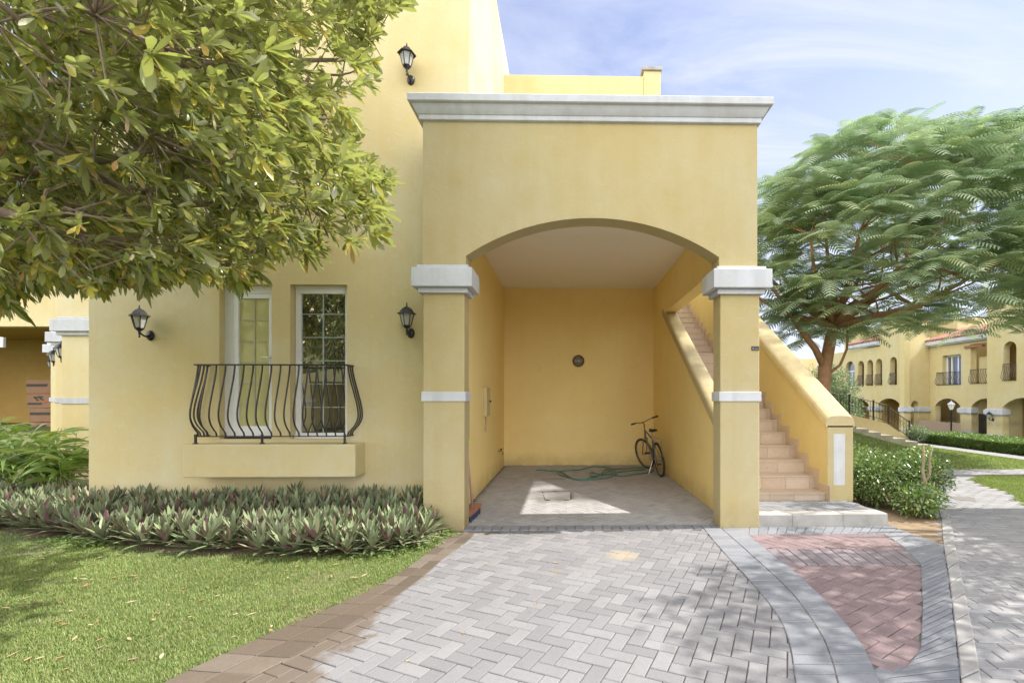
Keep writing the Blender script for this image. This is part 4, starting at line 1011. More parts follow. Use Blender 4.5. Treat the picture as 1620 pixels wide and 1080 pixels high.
def flame_tree(base, scale, label, seed, nclus=330, crown=None):
    r = np.random.default_rng(seed); t = empty('flame_tree', tuple(base), label=label, cat='tree'); b = Vector((0, 0, 0)); m = MB()
    lean = Vector((.3, .1, 0))*scale; fk = b+Vector((.16, 0, 3.35))*scale
    m.tube([b+Vector((-.12, 0, 0))*scale, b+Vector((-.14, 0, .8))*scale, b+Vector((-.10, .02, 1.5))*scale, b+Vector((-.05, 0, 2.3))*scale, b+Vector((.07, 0, 2.9))*scale, fk], [.21*scale, .18*scale, .165*scale, .155*scale, .14*scale, .12*scale], 14)
    m.tube([b+Vector((-.05, 0, 2.25)), b+Vector((-.35, -.1, 2.75)), b+Vector((-.9, -.3, 3.3)), b+Vector((-1.6, -.5, 4.2))], [.09, .08, .06, .04], 8)
    m.tube([b+Vector((-.02, 0, 2.1)), b+Vector((.28, -.1, 2.35)), b+Vector((.42, -.15, 2.75)), b+Vector((.45, -.15, 3.4))], [.045, .035, .03, .02], 7)
    ends = []
    dirs = [(-3.2, -.5, 1.9), (-1.6, -1.7, 3.0), (.2, .8, 4.4), (1.9, -1.5, 2.9), (3.6, .3, 2.0), (4.6, -1.2, 2.6), (-1.2, 2.0, 3.3), (2.2, 1.9, 3.6), (.6, -2.4, 2.1), (1.0, -.6, 4.6), (3.0, -.8, 3.8), (-2.4, .9, 3.2)]
    for dx, dy, dz in dirs:
        e = fk+Vector((dx, dy, dz-.75))*scale*.8; p1 = fk.lerp(e, .5)+Vector((0, 0, -.12*scale*abs(dx)))*.6
        pts = [fk, fk.lerp(p1, .5)+Vector(r.normal(0, .06, 3)), p1, p1.lerp(e, .5)+Vector(r.normal(0, .08, 3)), e]
        m.tube(pts, [.10*scale, .08*scale, .06*scale, .04*scale, .02*scale], 8); ends.append(pts)
        for _ in range(7):
            i = int(r.integers(1, 5)); s0 = pts[i]; e2 = s0+Vector((r.normal(0, .9), r.normal(0, .9), abs(r.normal(.5, .4))))*scale
            
            if (((np.array(e2)-np.array(crown[0]))/np.array(crown[1]))**2).sum() > .72: continue
            m.tube([s0, s0.lerp(e2, .5)+Vector(r.normal(0, .07, 3)), e2], [.03*scale, .02*scale, .009*scale], 5); ends.append([s0, e2])
    # leaf whorls over a layered umbrella crown
    c0 = np.array(crown[0]); rad = np.array(crown[1]); C = []
    while len(C) < nclus:
        v = nrm(r.normal(0, 1, 3)); rr = r.uniform(.2, 1)**.3; p = c0+v*rad*rr
        if p[2] < (3.1 if p[0] < 1.5 or p[0] > 4.2 else 3.55): continue
        # layers: open horizontal gaps
        lay = math.sin(p[2]*5.2/scale+math.sin(p[0]*1.3+seed)*1.6+math.sin(p[1]*1.7)*1.2)
        if rr < .9 and lay < -.35 and r.random() < .75: continue
        C.append((p, v))
    B = []; D = []; LL = []; DR = []
    SE = np.array([list(p) for q in ends for p in q])
    for p, v in C:
        s0 = SE[int(np.argmin(np.linalg.norm(SE-p, axis=1)))]; 
        if r.random() < .35: m.tube([s0, (s0+p)/2+r.normal(0, .05, 3)-np.array([0, 0, .05]), p], [.010*scale, .007*scale, .004*scale], 4, caps=False)
        k_ = int(r.integers(6, 9)); ph = r.uniform(0, 6.28)
        for q in range(k_):
            az = ph+q*6.283/k_+r.normal(0, .25); out = np.array([v[0], v[1], 0])*.55
            B.append(p); D.append(np.array([math.cos(az), math.sin(az), r.uniform(.0, .7)])+out); LL.append(r.uniform(.62, 1.0)*scale); DR.append(r.uniform(.25, .6))
    V, Q = fern(np.array(B), np.array(D), np.array(LL), 12, np.array(DR))
    npmesh('crown', V, Q, FL, t); m.build('trunk', BARK, t, smooth=True); return t
flame_tree((6.55, 12.0, -.05), 1.0, 'flame tree with orange brown trunk and ferny crown beyond the staircase', 5, 500, crown=((2.15, -.1, 5.2), (4.35, 2.7, 3.05)))
# ---- small leaved shrubs
SH = leafmat('shrub_leaves', [(0, (.08, .15, .06)), (.4, (.13, .22, .08)), (.75, (.22, .31, .10)), (1, (.42, .46, .16))], rough=.25, trans=.22, spec=.7)
SG = leafmat('silver_leaves', [(0, (.16, .22, .13)), (.5, (.25, .33, .21)), (1, (.36, .43, .30))], rough=.4, trans=.25)
HG = leafmat('hedge_leaves', [(0, (.12, .20, .05)), (.5, (.20, .31, .09)), (1, (.32, .43, .14))], rough=.4, trans=.25)
def shrub(name, cx, cy, rx, ry, H, n, ll, mat, label, cat='shrub', z0=0, group=None, zmin=.12, stems=True, seed=1):
    r = np.random.default_rng(seed); t = empty(name, (cx, cy, z0), label=label, cat=cat, group=group); m = MB(); S = []
    for _ in range(14):
        a = r.uniform(0, 6.28); q = r.uniform(.2, .95); e = np.array([math.cos(a)*rx*q, math.sin(a)*ry*q, H*r.uniform(.55, 1.02)*(1-.25*q)])
        b = np.array([math.cos(a)*rx*.2, math.sin(a)*ry*.2, 0]); mid = (b+e)/2+r.normal(0, .03, 3)
        if stems: m.tube([b, mid, e], [.012, .008, .004], 5)
        for f in np.linspace(.3, 1, 7): S.append(b+(e-b)*f)
    S = np.array(S); k = r.integers(0, len(S), n)
    v = nrm(r.normal(0, 1, (n, 3))); rr = r.random((n, 1))**.4
    shell = v*rr*np.array([rx, ry, H*.5])+np.array([0, 0, H*.52]); lump = .78+.35*vnoise(shell[:, 0]+shell[:, 2]+50, shell[:, 1]+50, 3.2/max(rx, .3), seed)[:, None]
    shell = (shell-[0, 0, H*.5])*lump+[0, 0, H*.5]
    P = np.where(r.random((n, 1)) < .72, shell, S[k]+r.normal(0, .06, (n, 3))*[1, 1, .8]); P = P[P[:, 2] > zmin*H*.4]; P = P[np.abs(P[:, 0]+cx-3.76) > .03] if name == 'garden_shrub' else P; P = P[P[:, 0]+cx > 3.79] if name == 'garden_shrub' else P
    d = nrm(P-np.array([0, 0, H*.3]))+r.normal(0, .6, P.shape)
    V, Q = leaves(P, d, ll*r.uniform(.7, 1.25, len(P)), ll*.5*r.uniform(.8, 1.2, len(P)), .25, .15, segs=2, prof=(.25, 1, .12))
    npmesh('foliage', V, Q, mat, t)
    if stems: m.build('stems', BARKG, t, smooth=True)
    return t
shrub('garden_shrub', 4.25, 6.65, .56, .56, .78, 6200, .048, SH, 'glossy green shrub close beside the staircase post', seed=2)
shrub('garden_shrub', 4.85, 6.55, .44, .42, .80, 4200, .05, SH, 'loose glossy shrub by the path curve with bare lower stems', seed=3)
shrub('garden_shrub', 4.35, 7.5, .60, .6, .80, 4500, .048, SH, 'yellow green shrub behind the glossy shrub by the staircase', seed=4)
shrub('garden_shrub', 4.42, 5.98, .30, .28, .42, 1500, .05, SH, 'lowest small shrub at the landing corner', seed=14)
# bare pruned stump among the shrubs
m = MB(); m.tube([(4.60, 6.13, 0), (4.57, 6.12, .2), (4.60, 6.10, .4), (4.565, 6.10, .55), (4.59, 6.11, .72), (4.575, 6.1, .9)], [.030, .027, .022, .020, .016, .009], 7); m.tube([(4.595, 6.10, .40), (4.66, 6.10, .52), (4.655, 6.10, .7), (4.70, 6.10, .88)], [.018, .016, .013, .006], 7); m.tube([(4.58, 6.12, .2), (4.67, 6.08, .27), (4.69, 6.06, .42)], [.018, .014, .008], 7)
tag(m.build('bare_stem', plain('pale_dead_wood', (.33, .26, .19), .9, 0, .2, .6, 20), None, smooth=True), 'bare pale pruned stem forking upward among the path shrubs', 'branch')
shrub('round_bush', 9.3, 17.2, 1.25, 1.0, 2.35, 15000, .075, SG, 'large pale silvery bush behind the garden railing', z0=.3, seed=5)
shrub('round_bush', 10.9, 19.2, 1.0, 1.0, 1.5, 6000, .08, SG, 'lower pale bush at the right end of the garden railing', z0=.1, seed=6)
shrub('round_bush', 7.4, 16.5, 1.2, 1.0, 2.3, 8000, .08, HG, 'dark green bush behind the flame tree trunk', z0=.3, seed=7)
shrub('low_shrub', 11.5, 15.6, .35, .35, .62, 1600, .06, SG, 'small pale shrub at the near end of the clipped hedge', seed=8)
# clipped hedge
def hedge(x0, x1, y0, y1, H, n, label, zf):
    x = rng.uniform(x0, x1, n); y = rng.uniform(y0, y1, n); z = rng.uniform(0, 1, n)**.5*H
    k = rng.random(n); top = k < .55; z[top] = H+rng.normal(0, .025, top.sum()); f = (k >= .55)&(k < .85); x[f] = x0+np.abs(rng.normal(0, .03, f.sum())); f2 = (k >= .85)&(k < .95); y[f2] = y0+np.abs(rng.normal(0, .03, f2.sum()))
    z += .05*(vnoise(x+30, y+30, 1.5, 3)-.5); P = np.stack([x, y, z+zf(x, y)], 1)
    V, Q = leaves(P, rng.normal(0, 1, (n, 3))+[0, 0, .5], .055, .03, .2, .1, segs=2, prof=(.3, 1, .1)); hd = npmesh('hedge', V, Q, HG); tag(hd, label, 'hedge')
    m = MB(); m.box(x0+.05, x1-.05, y0+.05, y1-.05, -1.2, H-.06); m.build('inner_twigs', plain('hedge_core', (.05, .07, .025), 1), hd)
hedge(11.75, 13.1, 8.5, 16.0, .29, 60000, 'long clipped green hedge running beside the footpath', lambda x, y: 0*x)
# ================================================================ BACKGROUND
def arcade(name, parent, x0, x1, z0, z1, ops, thick, mat, back=True, y=0):
    """wall at local y with arched or square openings: (xa, xb, zb, zspring, rise)"""
    xs = {x0, x1}
    for (a, b, zb, zs, r) in ops:
        n = 14 if r else 1
        for i in range(n+1): xs.add(round(a+(b-a)*i/n, 5))
    xs = sorted(xs); m = MB()
    def top(o, x):
        a, b, zb, zs, r = o
        if not r: return zs
        c = (b-a)/2; R_ = (c*c+r*r)/(2*r); return zs+r-R_+math.sqrt(max(0, R_*R_-(x-(a+b)/2)**2))
    for xa, xb in zip(xs[:-1], xs[1:]):
        xm = (xa+xb)/2; oo = sorted([o for o in ops if o[0] < xm < o[1]], key=lambda o: o[2]); ca, cb = z0, z0
        for o in oo:
            if o[2] > max(ca, cb)+1e-6: m.add([(xa, y, ca), (xb, y, cb), (xb, y, o[2]), (xa, y, o[2])], [(0, 1, 2, 3)])
            ta, tb = top(o, xa), top(o, xb); m.add([(xa, y, ta), (xb, y, tb), (xb, y+thick, tb), (xa, y+thick, ta)], [(3, 2, 1, 0)])
            m.add([(xa, y, o[2]), (xb, y, o[2]), (xb, y+thick, o[2]), (xa, y+thick, o[2])], [(0, 1, 2, 3)]); ca, cb = ta, tb
        m.add([(xa, y, ca), (xb, y, cb), (xb, y, z1), (xa, y, z1)], [(0, 1, 2, 3)])
    for (a, b, zb, zs, r) in ops:
        m.add([(a, y, zb), (a, y+thick, zb), (a, y+thick, zs), (a, y, zs)], [(0, 1, 2, 3)])
        m.add([(b, y, zb), (b, y+thick, zb), (b, y+thick, zs), (b, y, zs)], [(3, 2, 1, 0)])
    m.add([(x0, y, z0), (x0, y+thick, z0), (x0, y+thick, z1), (x0, y, z1)], [(0, 3, 2, 1)] if False else [(3, 2, 1, 0)])
    m.add([(x1, y, z0), (x1, y+thick, z0), (x1, y+thick, z1), (x1, y, z1)], [(0, 1, 2, 3)])
    m.add([(x0, y, z1), (x1, y, z1), (x1, y+thick, z1), (x0, y+thick, z1)], [(0, 1, 2, 3)])
    return m.build(name, mat, parent)
def smallrail(parent, x0, x1, z0, z1, y=-.02, wavy=True):
    m = MB(); m.box(x0, x1, y-.03, y+.0, z1-.03, z1); m.box(x0, x1, y-.03, y, z0, z0+.03); n = max(3, int((x1-x0)/.115))
    for i in range(n+1):
        x = x0+.02+(x1-x0-.04)*i/n; h = z1-z0
        m.tube([(x, y-.015, z0), (x, y-.13, z0+h*.18), (x, y-.12, z0+h*.35), (x, y-.03, z0+h*.7), (x, y-.015, z1)], .016, 4, caps=False)
    return m.build('balcony_railing', IRON, parent)
def tileroof(name, parent, x0, x1, ye, zr, depth, rise, mat=TILE):
    """pent roof of half-round tiles; eave at y=ye, rising backwards"""
    m = MB(); n = int((x1-x0)/.24); w_ = (x1-x0)/n
    for i in range(n):
        xc = x0+w_*(i+.5); m.tube([(xc, ye, zr), (xc, ye+depth, zr+rise)], w_*.36, 8)
    m.add([(x0, ye+.03, zr-.03), (x1, ye+.03, zr-.03), (x1, ye+depth, zr+rise-.03), (x0, ye+depth, zr+rise-.03)], [(0, 1, 2, 3)])
    o = m.build(name, mat, parent); m = MB(); m.box(x0-.05, x1+.05, ye+.02, ye+.30, zr-.28, zr-.06); m.box(x0-.02, x1+.02, ye+.12, ye+.30, zr-.36, zr-.282); m.build('eave', WH, o); return o
def farcap(parent, x0, x1, y0, y1, z=3.0, band=1.5):
    m = MB(); m.box(x0-.12, x1+.12, y0-.12, y1, z-.30, z-.05); m.box(x0-.06, x1+.06, y0-.06, y1, z-.36, z); o = m.build('capital', WH, parent)
    m = MB(); m.box(x0-.03, x1+.03, y0-.03, y1, band, band+.11); m.build('column_band', WH, parent)
GZ = -2.13
def fh(name, X, Y0, label, **kw):
    t = empty(name, (X, Y0, GZ), -math.pi/2, label=label, cat='house', **kw); return t
# A : narrow arched windows ; local x = Y0 - Y
A = fh('arcaded_house', 22.0, 40.0, 'yellow arcaded house with a row of narrow arched windows beyond the garden steps')
opsA = [(6.3, 8.7, 0, 3.1, .45)]+[(a, b, 4.45, 6.0, .33) for a, b in ((4.0, 4.75), (5.1, 5.8), (6.1, 6.8), (7.6, 8.3))]+[(2.4, 3.6, 4.45, 5.9, .5), (2.8, 5.4, 0, 3.0, .5)]
arcade('wall', A, 0, 9.0, -.5, 7.2, opsA, .35, YF)
arcade('upper_wall', A, 6.6, 9.0, 7.2, 9.2, [], .35, YF)
m = MB(); m.box(0, 6.6, 1.3, 4, 7.2, 8.9); m.box(0, 8.4, 4, 9, -.5, 8.9); m.build('rear_wall', YF, A)
m = MB(); m.box(0, 8.5, 1.7, 1.8, -.5, 4.2); m.box(0, 8.7, .7, .8, 4.3, 7.1); m.box(0, 8.1, .36, 1.7, 4.2, 4.3); m.build('inner_wall', YD, A)
for a, b, z0_, z1_ in ((4.2, 4.65, 4.5, 5.6), (5.3, 5.75, 4.5, 5.9), (7.8, 8.1, 4.5, 5.7), (6.45, 6.7, 4.5, 5.2)):
    m = MB(); m.box(a, b, .66, .69, z0_, z1_); m.build('window', GLF, A)
m = MB(); m.box(2.45, 3.55, .2, .23, 4.5, 6.35); m.build('window', GLF, A)
m = MB(); m.box(2.4, 3.6, .17, .199, 5.6, 5.66); m.box(2.97, 3.03, .17, .199, 4.45, 5.6); m.build('window_bar', UPVC, A)
for a, b in ((6.9, 7.4), (7.9, 8.3)):
    m = MB(); m.box(a, b, 1.66, 1.69, .2, 2.2); m.build('window', GLF, A)
for a, b in ((4.0, 4.75), (5.1, 5.8), (6.1, 6.8), (7.6, 8.3)): smallrail(A, a, b, 4.5, 5.25)
tileroof('tile_roof', A, 3.0, 6.6, -.30, 7.62, 1.7, .55)
farcap(A, 8.7, 9.0, 0, .36); farcap(A, 5.4, 6.3, 0, .36)
# return wall with one narrow arch
rt = empty('side_wing', (22.0, 31.0, GZ), math.atan2(.45, 2.0)); rt.parent = A; rt.matrix_parent_inverse = Matrix.Identity(4)
rt.location = (9.0, 0, 0); rt.rotation_euler = (0, 0, math.pi/2+math.atan2(.45, 2.0))
arcade('wing_wall', rt, 0.002, 2.06, -.5, 9.2, [(.55, 1.18, 0, 3.1, .3)], .35, YF)
farcap(rt, .02, .53, 0, .36); farcap(rt, 1.2, 2.0, 0, .36)
# B : balcony door and wide arches
B_ = fh('balcony_house', 24.0, 31.5, 'yellow house with a blue curtained balcony door and wide ground floor arches')
arcade('wall', B_, 0, 5.4, -.5, 7.0, [(.55, 2.55, 0, 3.08, .47), (3.35, 5.3, 0, 3.08, .47), (1.15, 2.6, 4.40, 6.25, 0), (3.3, 5.3, 4.40, 6.75, 0)], .35, YF)
m = MB(); m.box(0, 5.4, 1.9, 2.0, -.5, 4.2); m.box(2.8, 5.4, 1.5, 1.6, 4.3, 7.0); m.box(0, 5.4, .36, 2, 4.2, 4.3); m.box(0, 5.4, 3, 9, -.5, 7.3); m.build('inner_wall', YF, B_)
m = MB(); m.box(3.3, 4.5, .5, .9, 4.4, 6.0); m.build('terrace_block', YF, B_)
m = MB(); m.box(2.95, 4.2, -.12, .1, 6.55, 6.68); m.build('beam', TILE, B_)
m = MB(); m.box(1.2, 2.58, .32, .36, 4.42, 6.22); m.build('balcony_door', GLF, B_)
m = MB()
for x in (1.18, 1.55, 2.05, 2.53): m.box(x, x+.07, .25, .318, 4.42, 6.22)
m.box(1.18, 2.6, .25, .317, 6.16, 6.24); m.build('door_frame', UPVC, B_)
m = MB()
for i in range(9): m.tube([(1.85+.07*i, .30+.015*(i % 2), 4.45), (1.85+.07*i, .30, 6.15)], .035, 6)
m.build('curtain', plain('blue_curtain', (.20, .25, .46), .8, 0, .2, .4, 5), B_)
smallrail(B_, .7, 2.6, 4.40, 5.2); smallrail(B_, 3.3, 5.2, 4.42, 5.25)
m = MB(); m.box(1.7, 2.35, 1.86, 1.895, 1.3, 2.6); m.build('window', GLF, B_)
tileroof('tile_roof', B_, 0.0, 5.4, -.35, 7.28, 2.4, .8)
farcap(B_, 2.55, 3.35, 0, .36)
# C : nearest house with white cornice
C_ = fh('arched_window_house', 23.3, 26.3, 'tall yellow house with white cornice and arched window at the right picture edge')
arcade('wall', C_, 0, 9, -.5, 9.1, [(.95, 3.4, 0, 3.1, .5), (1.0, 1.75, 4.5, 6.2, .35), (4.6, 7.2, 0, 3.1, .5), (5, 5.8, 4.5, 6.2, .35)], .35, YF)
m = MB(); m.box(0, 9, 2.0, 2.1, -.5, 4.2); m.box(0, 9, .9, 1.0, 4.3, 9); m.box(0, 9, .36, 2, 4.2, 4.3); m.box(0, 9, 3, 9, -.5, 9); m.build('inner_wall', YD, C_)
smallrail(C_, 1.0, 1.75, 4.5, 5.4)
m = MB(); m.box(-.35, 9.3, -.35, .6, 9.1, 9.45); m.box(-.2, 9.2, -.2, .5, 8.95, 9.098); m.build('cornice', WH, C_)
farcap(C_, .02, .93, 0, .36)
m = MB(); m.box(1.6, 2.4, 1.0, 1.35, -.5, 3.2); m.build('inner_column', YF, C_); farcap(C_, 1.6, 2.4, 1.0, 1.36)
lc = lan(L1, (23.28, 25.9, .28), -math.pi/2, 'small wall lantern on the nearest pillar of the house at the right edge', 1.3)
# distant low roofline left of the tree
m = MB(); m.box(24, 34, 60, 66, -2, 5.0); m.box(28, 31, 59, 60, -2, 6.2); dh = m.build('distant_house', YF); tag(dh, 'pale distant house low behind the flame tree trunk', 'house')
# bamboo screen and picket fence
m = MB(); n = 60
for i in range(n): yy = 31.2-i*(3.6/n); m.tube([(22.9, yy, GZ), (22.9, yy, GZ+2.12+rng.uniform(-.03, .03))], .03, 5, caps=False)
tag(m.build('bamboo_screen', BAMB), 'pale bamboo screen across the wide arch', 'screen')
fc = empty('picket_fence', (22.3, 30.8, GZ), label='brown picket fence before the bamboo screen', cat='fence')
m = MB()
for z_ in (.3, .75): m.box(-.02, .02, -3.4, 0, z_, z_+.07)
m.build('rail', PICK, fc)
for i in range(24):
    m = MB(); y_ = -.07-i*.145; m.prism([(y_-.045, 0), (y_+.045, 0), (y_+.045, .98), (y_, 1.06), (y_-.045, .98)], -.045, -.022, 'x'); m.build('picket', PICK, fc)
# lamp post
lp = empty('lamp_post', (18.62, 23.0, float(hgt(18.62, 23.0))-.05), label='black garden lamp post with white lantern head before the arcade', cat='street lamp')
zt = 1.32-lp.location.z
m = MB(); m.lathe([(.10, 0), (.10, .12), (.06, .2), (.055, .5), (.04, .55), (.035, zt-.5), (.06, zt-.46), (.03, zt-.42)], 12); m.build('pole', LANT, lp, smooth=True)
m = MB(); m.lathe([(.07, zt-.42), (.15, zt-.18)], 6); m.build('glass', plain('white_lamp_glass', (.75, .76, .74), .3), lp)
m = MB(); m.lathe([(.18, zt-.18), (.14, zt-.12), (.06, zt-.05), (.02, zt-.03), (.01, zt+.03)], 6); m.build('roof', plain('lamp_roof', (.55, .55, .55), .4), lp)
# garden steps, curb wall and railing
gs = empty('garden_steps', (0, 0, 0), label='wide stone garden steps climbing left beside the lawn', cat='steps')
for k in range(7):
    m = MB(); x1 = 10.9-k*.36; z1 = .02+.095*(k+.6); m.brick([(x1-.95, 14.3+.05*k), (x1, 14.25+.02*k), (x1, 15.55), (x1-.95, 15.55)], -.1, z1, .01, .002)
    m.build('step', plain('pale_stone_step', (.46, .42, .38), .9, 0, .2, .8, 6, (.30, .25, .21), .5, 30) if k == 0 else bpy.data.materials['pale_stone_step'], gs)
# curb wall
cw = [(6.6, 1.25), (9.2, .95), (10.5, .63), (11.35, .02)]
m = MB(); m.prism([(6.6, -.3), (11.35, -.3)]+[(x, z) for x, z in cw[::-1]], 15.56, 15.80, 'y'); wl = m.build('garden_wall', YF); tag(wl, 'low sloping yellow garden wall along the stone steps', 'wall')
rg = empty('garden_railing', (0, 0, 0), label='black ornate iron railing on the garden wall above the steps', cat='railing')
def wz(x): return float(np.interp(x, [p[0] for p in cw], [p[1] for p in cw]))
m = MB(); top = [(x, 15.68, wz(x)+.62) for x in (6.7, 9.2, 10.5, 11.3)]; m.tube(top, .014, 6); m.tube([(x, y, z-.5) for x, y, z in top], .010, 6); m.build('rail', IRON, rg)
for x in (6.7, 7.6, 8.5, 9.3, 10.1, 10.6, 11.3): m = MB(); m.box(x-.02, x+.02, 15.66, 15.70, wz(x)-.02, wz(x)+.68); m.build('post', IRON, rg)
m = MB(); x = 6.8
while x < 11.2:
    z = wz(x); m.tube([(x, 15.68, z+.12), (x, 15.68, z+.62)], .006, 4, caps=False)
    c_ = [(x+.035+.03*math.cos(a), 15.68, z+.37+.09*math.sin(a)) for a in np.linspace(0, 6.28, 9)]; m.tube(c_, .006, 4, caps=False); x += .10
m.build('ironwork', IRON, rg)
# ================================================================ NEIGHBOURS ON THE LEFT
nb1 = empty('neighbour_portico', (0, 0, 0), label='neighbouring yellow portico column with white cap beyond the house corner', cat='house', group='porticoes in the row on the left')
def npier(t, x0, x1, y0, y1, h=8, wide=None):
    m = MB(); m.box(x0, x1, y0, y1, -.3, 2.7); m.build('column', YW, t, bevel=.01)
    m = MB(); m.box(x0, wide or x1, y0, y1, 2.95, h); m.build('wall', YW, t)
    m = MB(); m.box(x0-.11, x1+.11, y0-.11, y1+.1, 2.72, 2.94); m.box(x0-.05, x1+.05, y0-.05, y1+.05, 2.65, 2.99); m.build('capital', WH, t, bevel=.008)
    m = MB(); m.box(x0-.02, x1+.02, y0-.02, y1+.02, 1.38, 1.49); m.build('column_band', WH, t)
npier(nb1, -9.40, -8.8, 9.2, 9.6, 6.6, -6.3)
nb2 = empty('neighbour_portico', (0, 0, 0), label='second portico column seen past the nearest neighbouring column', cat='house', group='porticoes in the row on the left')
npier(nb2, -11.38, -10.9, 11.0, 11.4, 6.5, -9)
nb3 = empty('neighbour_portico', (0, 0, 0), label='farthest left portico with a wide dark carport opening holding boxes', cat='house', group='porticoes in the row on the left')
npier(nb3, -14.19, -13.7, 13.6, 14.0, 5.4, -12)
arcade('front_wall', nb3, -24, -14.21, -.3, 5.4, [(-22, -14.21, -.29, 3.45, 0)], .3, YW, y=13.62)
m = MB(); m.box(-24, -14.0, 17.2, 17.5, -.3, 5.2); m.box(-24, -14, 14, 17.2, 3.5, 3.7); m.box(-14.2, -14.0, 14.0, 17.2, -.3, 3.5); m.build('inner_wall', YD, nb3)
tileroof('tile_roof', nb3, -15.5, -14.1, 12.9, 5.45, 1.5, .6)
m = MB(); m.box(-16.0, -15.40, 13.4, 13.61, 2.86, 3.14); m.build('capital', WH, nb3)
lan(L1, (-9.41, 9.37, 2.20), -math.pi/2, 'nearest of three black lanterns receding on the left portico columns')
lan(L1, (-11.40, 11.15, 2.24), -math.pi/2, 'middle of three black lanterns receding on the left portico columns')
lan(L1, (-14.21, 13.8, 2.26), -math.pi/2, 'farthest and lowest of three black lanterns receding on the left')
# boxes
bl = ['topmost brown carton with a dark printed bar in the left carport', 'second brown carton from the top, printed with a dark map mark', 'third brown carton from the top with a dark printed bar', 'lowest visible brown carton, behind the long leaves']
for k in range(4):
    z1 = 2.02-k*.43; x0 = -16.38+.03*(k % 2)+(.10 if k >= 2 else 0); bx = empty('carton', (0, 0, 0), label=bl[k], cat='box', group='stacked moving boxes')
    m = MB(); m.box(x0, x0+.74, 15.0, 15.5, z1-.42, z1); m.build('body', CARD, bx, bevel=.01)
    m = MB(); m.prism([(x0+.02, z1-.20), (x0+.62, z1-.20), (x0+.66, z1-.12), (x0+.02, z1-.12)] if k % 2 == 0 else [(x0+.02, z1-.32), (x0+.42, z1-.32), (x0+.46, z1-.26), (x0+.02, z1-.26)], 14.992, 14.998, 'y')
    if k % 2:
        for (ox, oz, sc_) in ((.26, -.10, 1), (.40, -.09, 1.15), (.47, -.16, .5), (.31, -.17, .6)):
            pg = [(-.07, .01), (-.03, .035), (.02, .02), (.06, .03), (.07, -.005), (.03, -.02), (.035, -.05), (.01, -.07), (-.015, -.03), (-.05, -.025)]
            m.prism([(x0+ox+a_*sc_, z1+oz+b_*sc_) for a_, b_ in pg], 14.991, 14.9985, 'y')
    m.build('print', INK, bx)
    m = MB(); m.prism([(x0+.42, z1-.30), (x0+.73, z1-.20), (x0+.73, z1-.17), (x0+.42, z1-.27)] if k % 2 else [(x0+.02, z1-.40), (x0+.73, z1-.40), (x0+.73, z1-.385), (x0+.02, z1-.385)], 14.993, 14.9978, 'y'); m.build('red_stripe', INKR, bx)
# ================================================================ BEHIND THE CAMERA (seen in the glass) AND THE SHADING HOUSE
ob = empty('opposite_house', (0, 0, 0), label='yellow house across the drive, reflected in the window panes', cat='house')
m = MB(); m.box(-19, -11.9, -15, -8.0, -.3, 7.6); m.box(-11.9, -8, -15, -12, -.3, 5.5); m.build('wall', YF, ob)
m = MB(); m.box(-11.7, -8.4, -11.99, -8.5, 2.2, 3.6); m.box(-11.7, -11.3, -8.9, -8.5, -.3, 2.2); m.box(-8.8, -8.4, -8.9, -8.5, -.3, 2.2); m.build('portico', YF, ob)
m = MB(); m.box(-11.8, -8.3, -11.9, -8.35, 3.601, 3.85); m.box(-11.75, -11.25, -8.95, -8.45, 1.3, 1.42); m.build('cornice', WH, ob)
sh = empty('side_house', (0, 0, 0), label='yellow house standing just outside the right picture edge', cat='house')
m = MB(); m.box(11.3, 19, -6, 6.55, -.3, 7.4); m.build('wall', YF, sh)
m = MB(); m.box(11.1, 19.2, -6.2, 6.6, 7.4, 7.7); m.build('cornice', WH, sh)
def simple_tree(x, y, h, r0, n, label, seed, mat=HG, ll=.12, zc=None, name='shade_tree'):
    r = np.random.default_rng(seed); t = empty(name, (x, y, 0), label=label, cat='tree'); m = MB()
    m.tube([(0, 0, -.1), (.05, .02, h*.25), (0, .05, h*.5)], [.16, .13, .10], 10); c0 = np.array([0, 0, zc or h*.70]); rad = np.array([r0, r0, h*.34])
    for _ in range(12):
        v = nrm(r.normal(0, 1, 3)); v[2] = abs(v[2])*.8; m.tube([(0, .05, h*.48), tuple(np.array([0, .05, h*.48])+(c0+v*rad*.8-[0, 0, h*.48])*.5+r.normal(0, .1, 3)), tuple(c0+v*rad*.8)], [.07, .045, .015], 6)
    C = []
    while len(C) < n:
        v = nrm(r.normal(0, 1, 3)); p = c0+v*rad*r.uniform(.3, 1)**.5
        if vnoise(np.array([p[0]+20]), np.array([p[1]+p[2]+20]), 1.4, seed)[0] < .38: continue
        C.append(p)
    C = np.repeat(np.array(C), 7, 0)+r.normal(0, .09, (n*7, 3)); d = r.normal(0, 1, C.shape)
    V, Q = leaves(C, d, ll*r.uniform(.7, 1.3, len(C)), ll*.4, .3, .1, segs=2, prof=(.3, 1, .1)); npmesh('crown', V, Q, mat, t); m.build('trunk', BARKG, t, smooth=True)
simple_tree(-6.1, -4.4, 7.8, 2.9, 2600, 'leafy tree across the drive reflected in the right pane', 21)
simple_tree(7.0, 3.0, 6.0, 2.1, 1300, 'street tree outside the right edge that dapples the paving', 22)
simple_tree(7.9, 5.4, 5.6, 1.4, 420, 'slim street tree outside the right edge beside the path', 24)
simple_tree(11.9, 9.2, 15.5, 1.95, 1700, 'tall slim tree outside the right edge beyond the path curve', 26, zc=13.0)
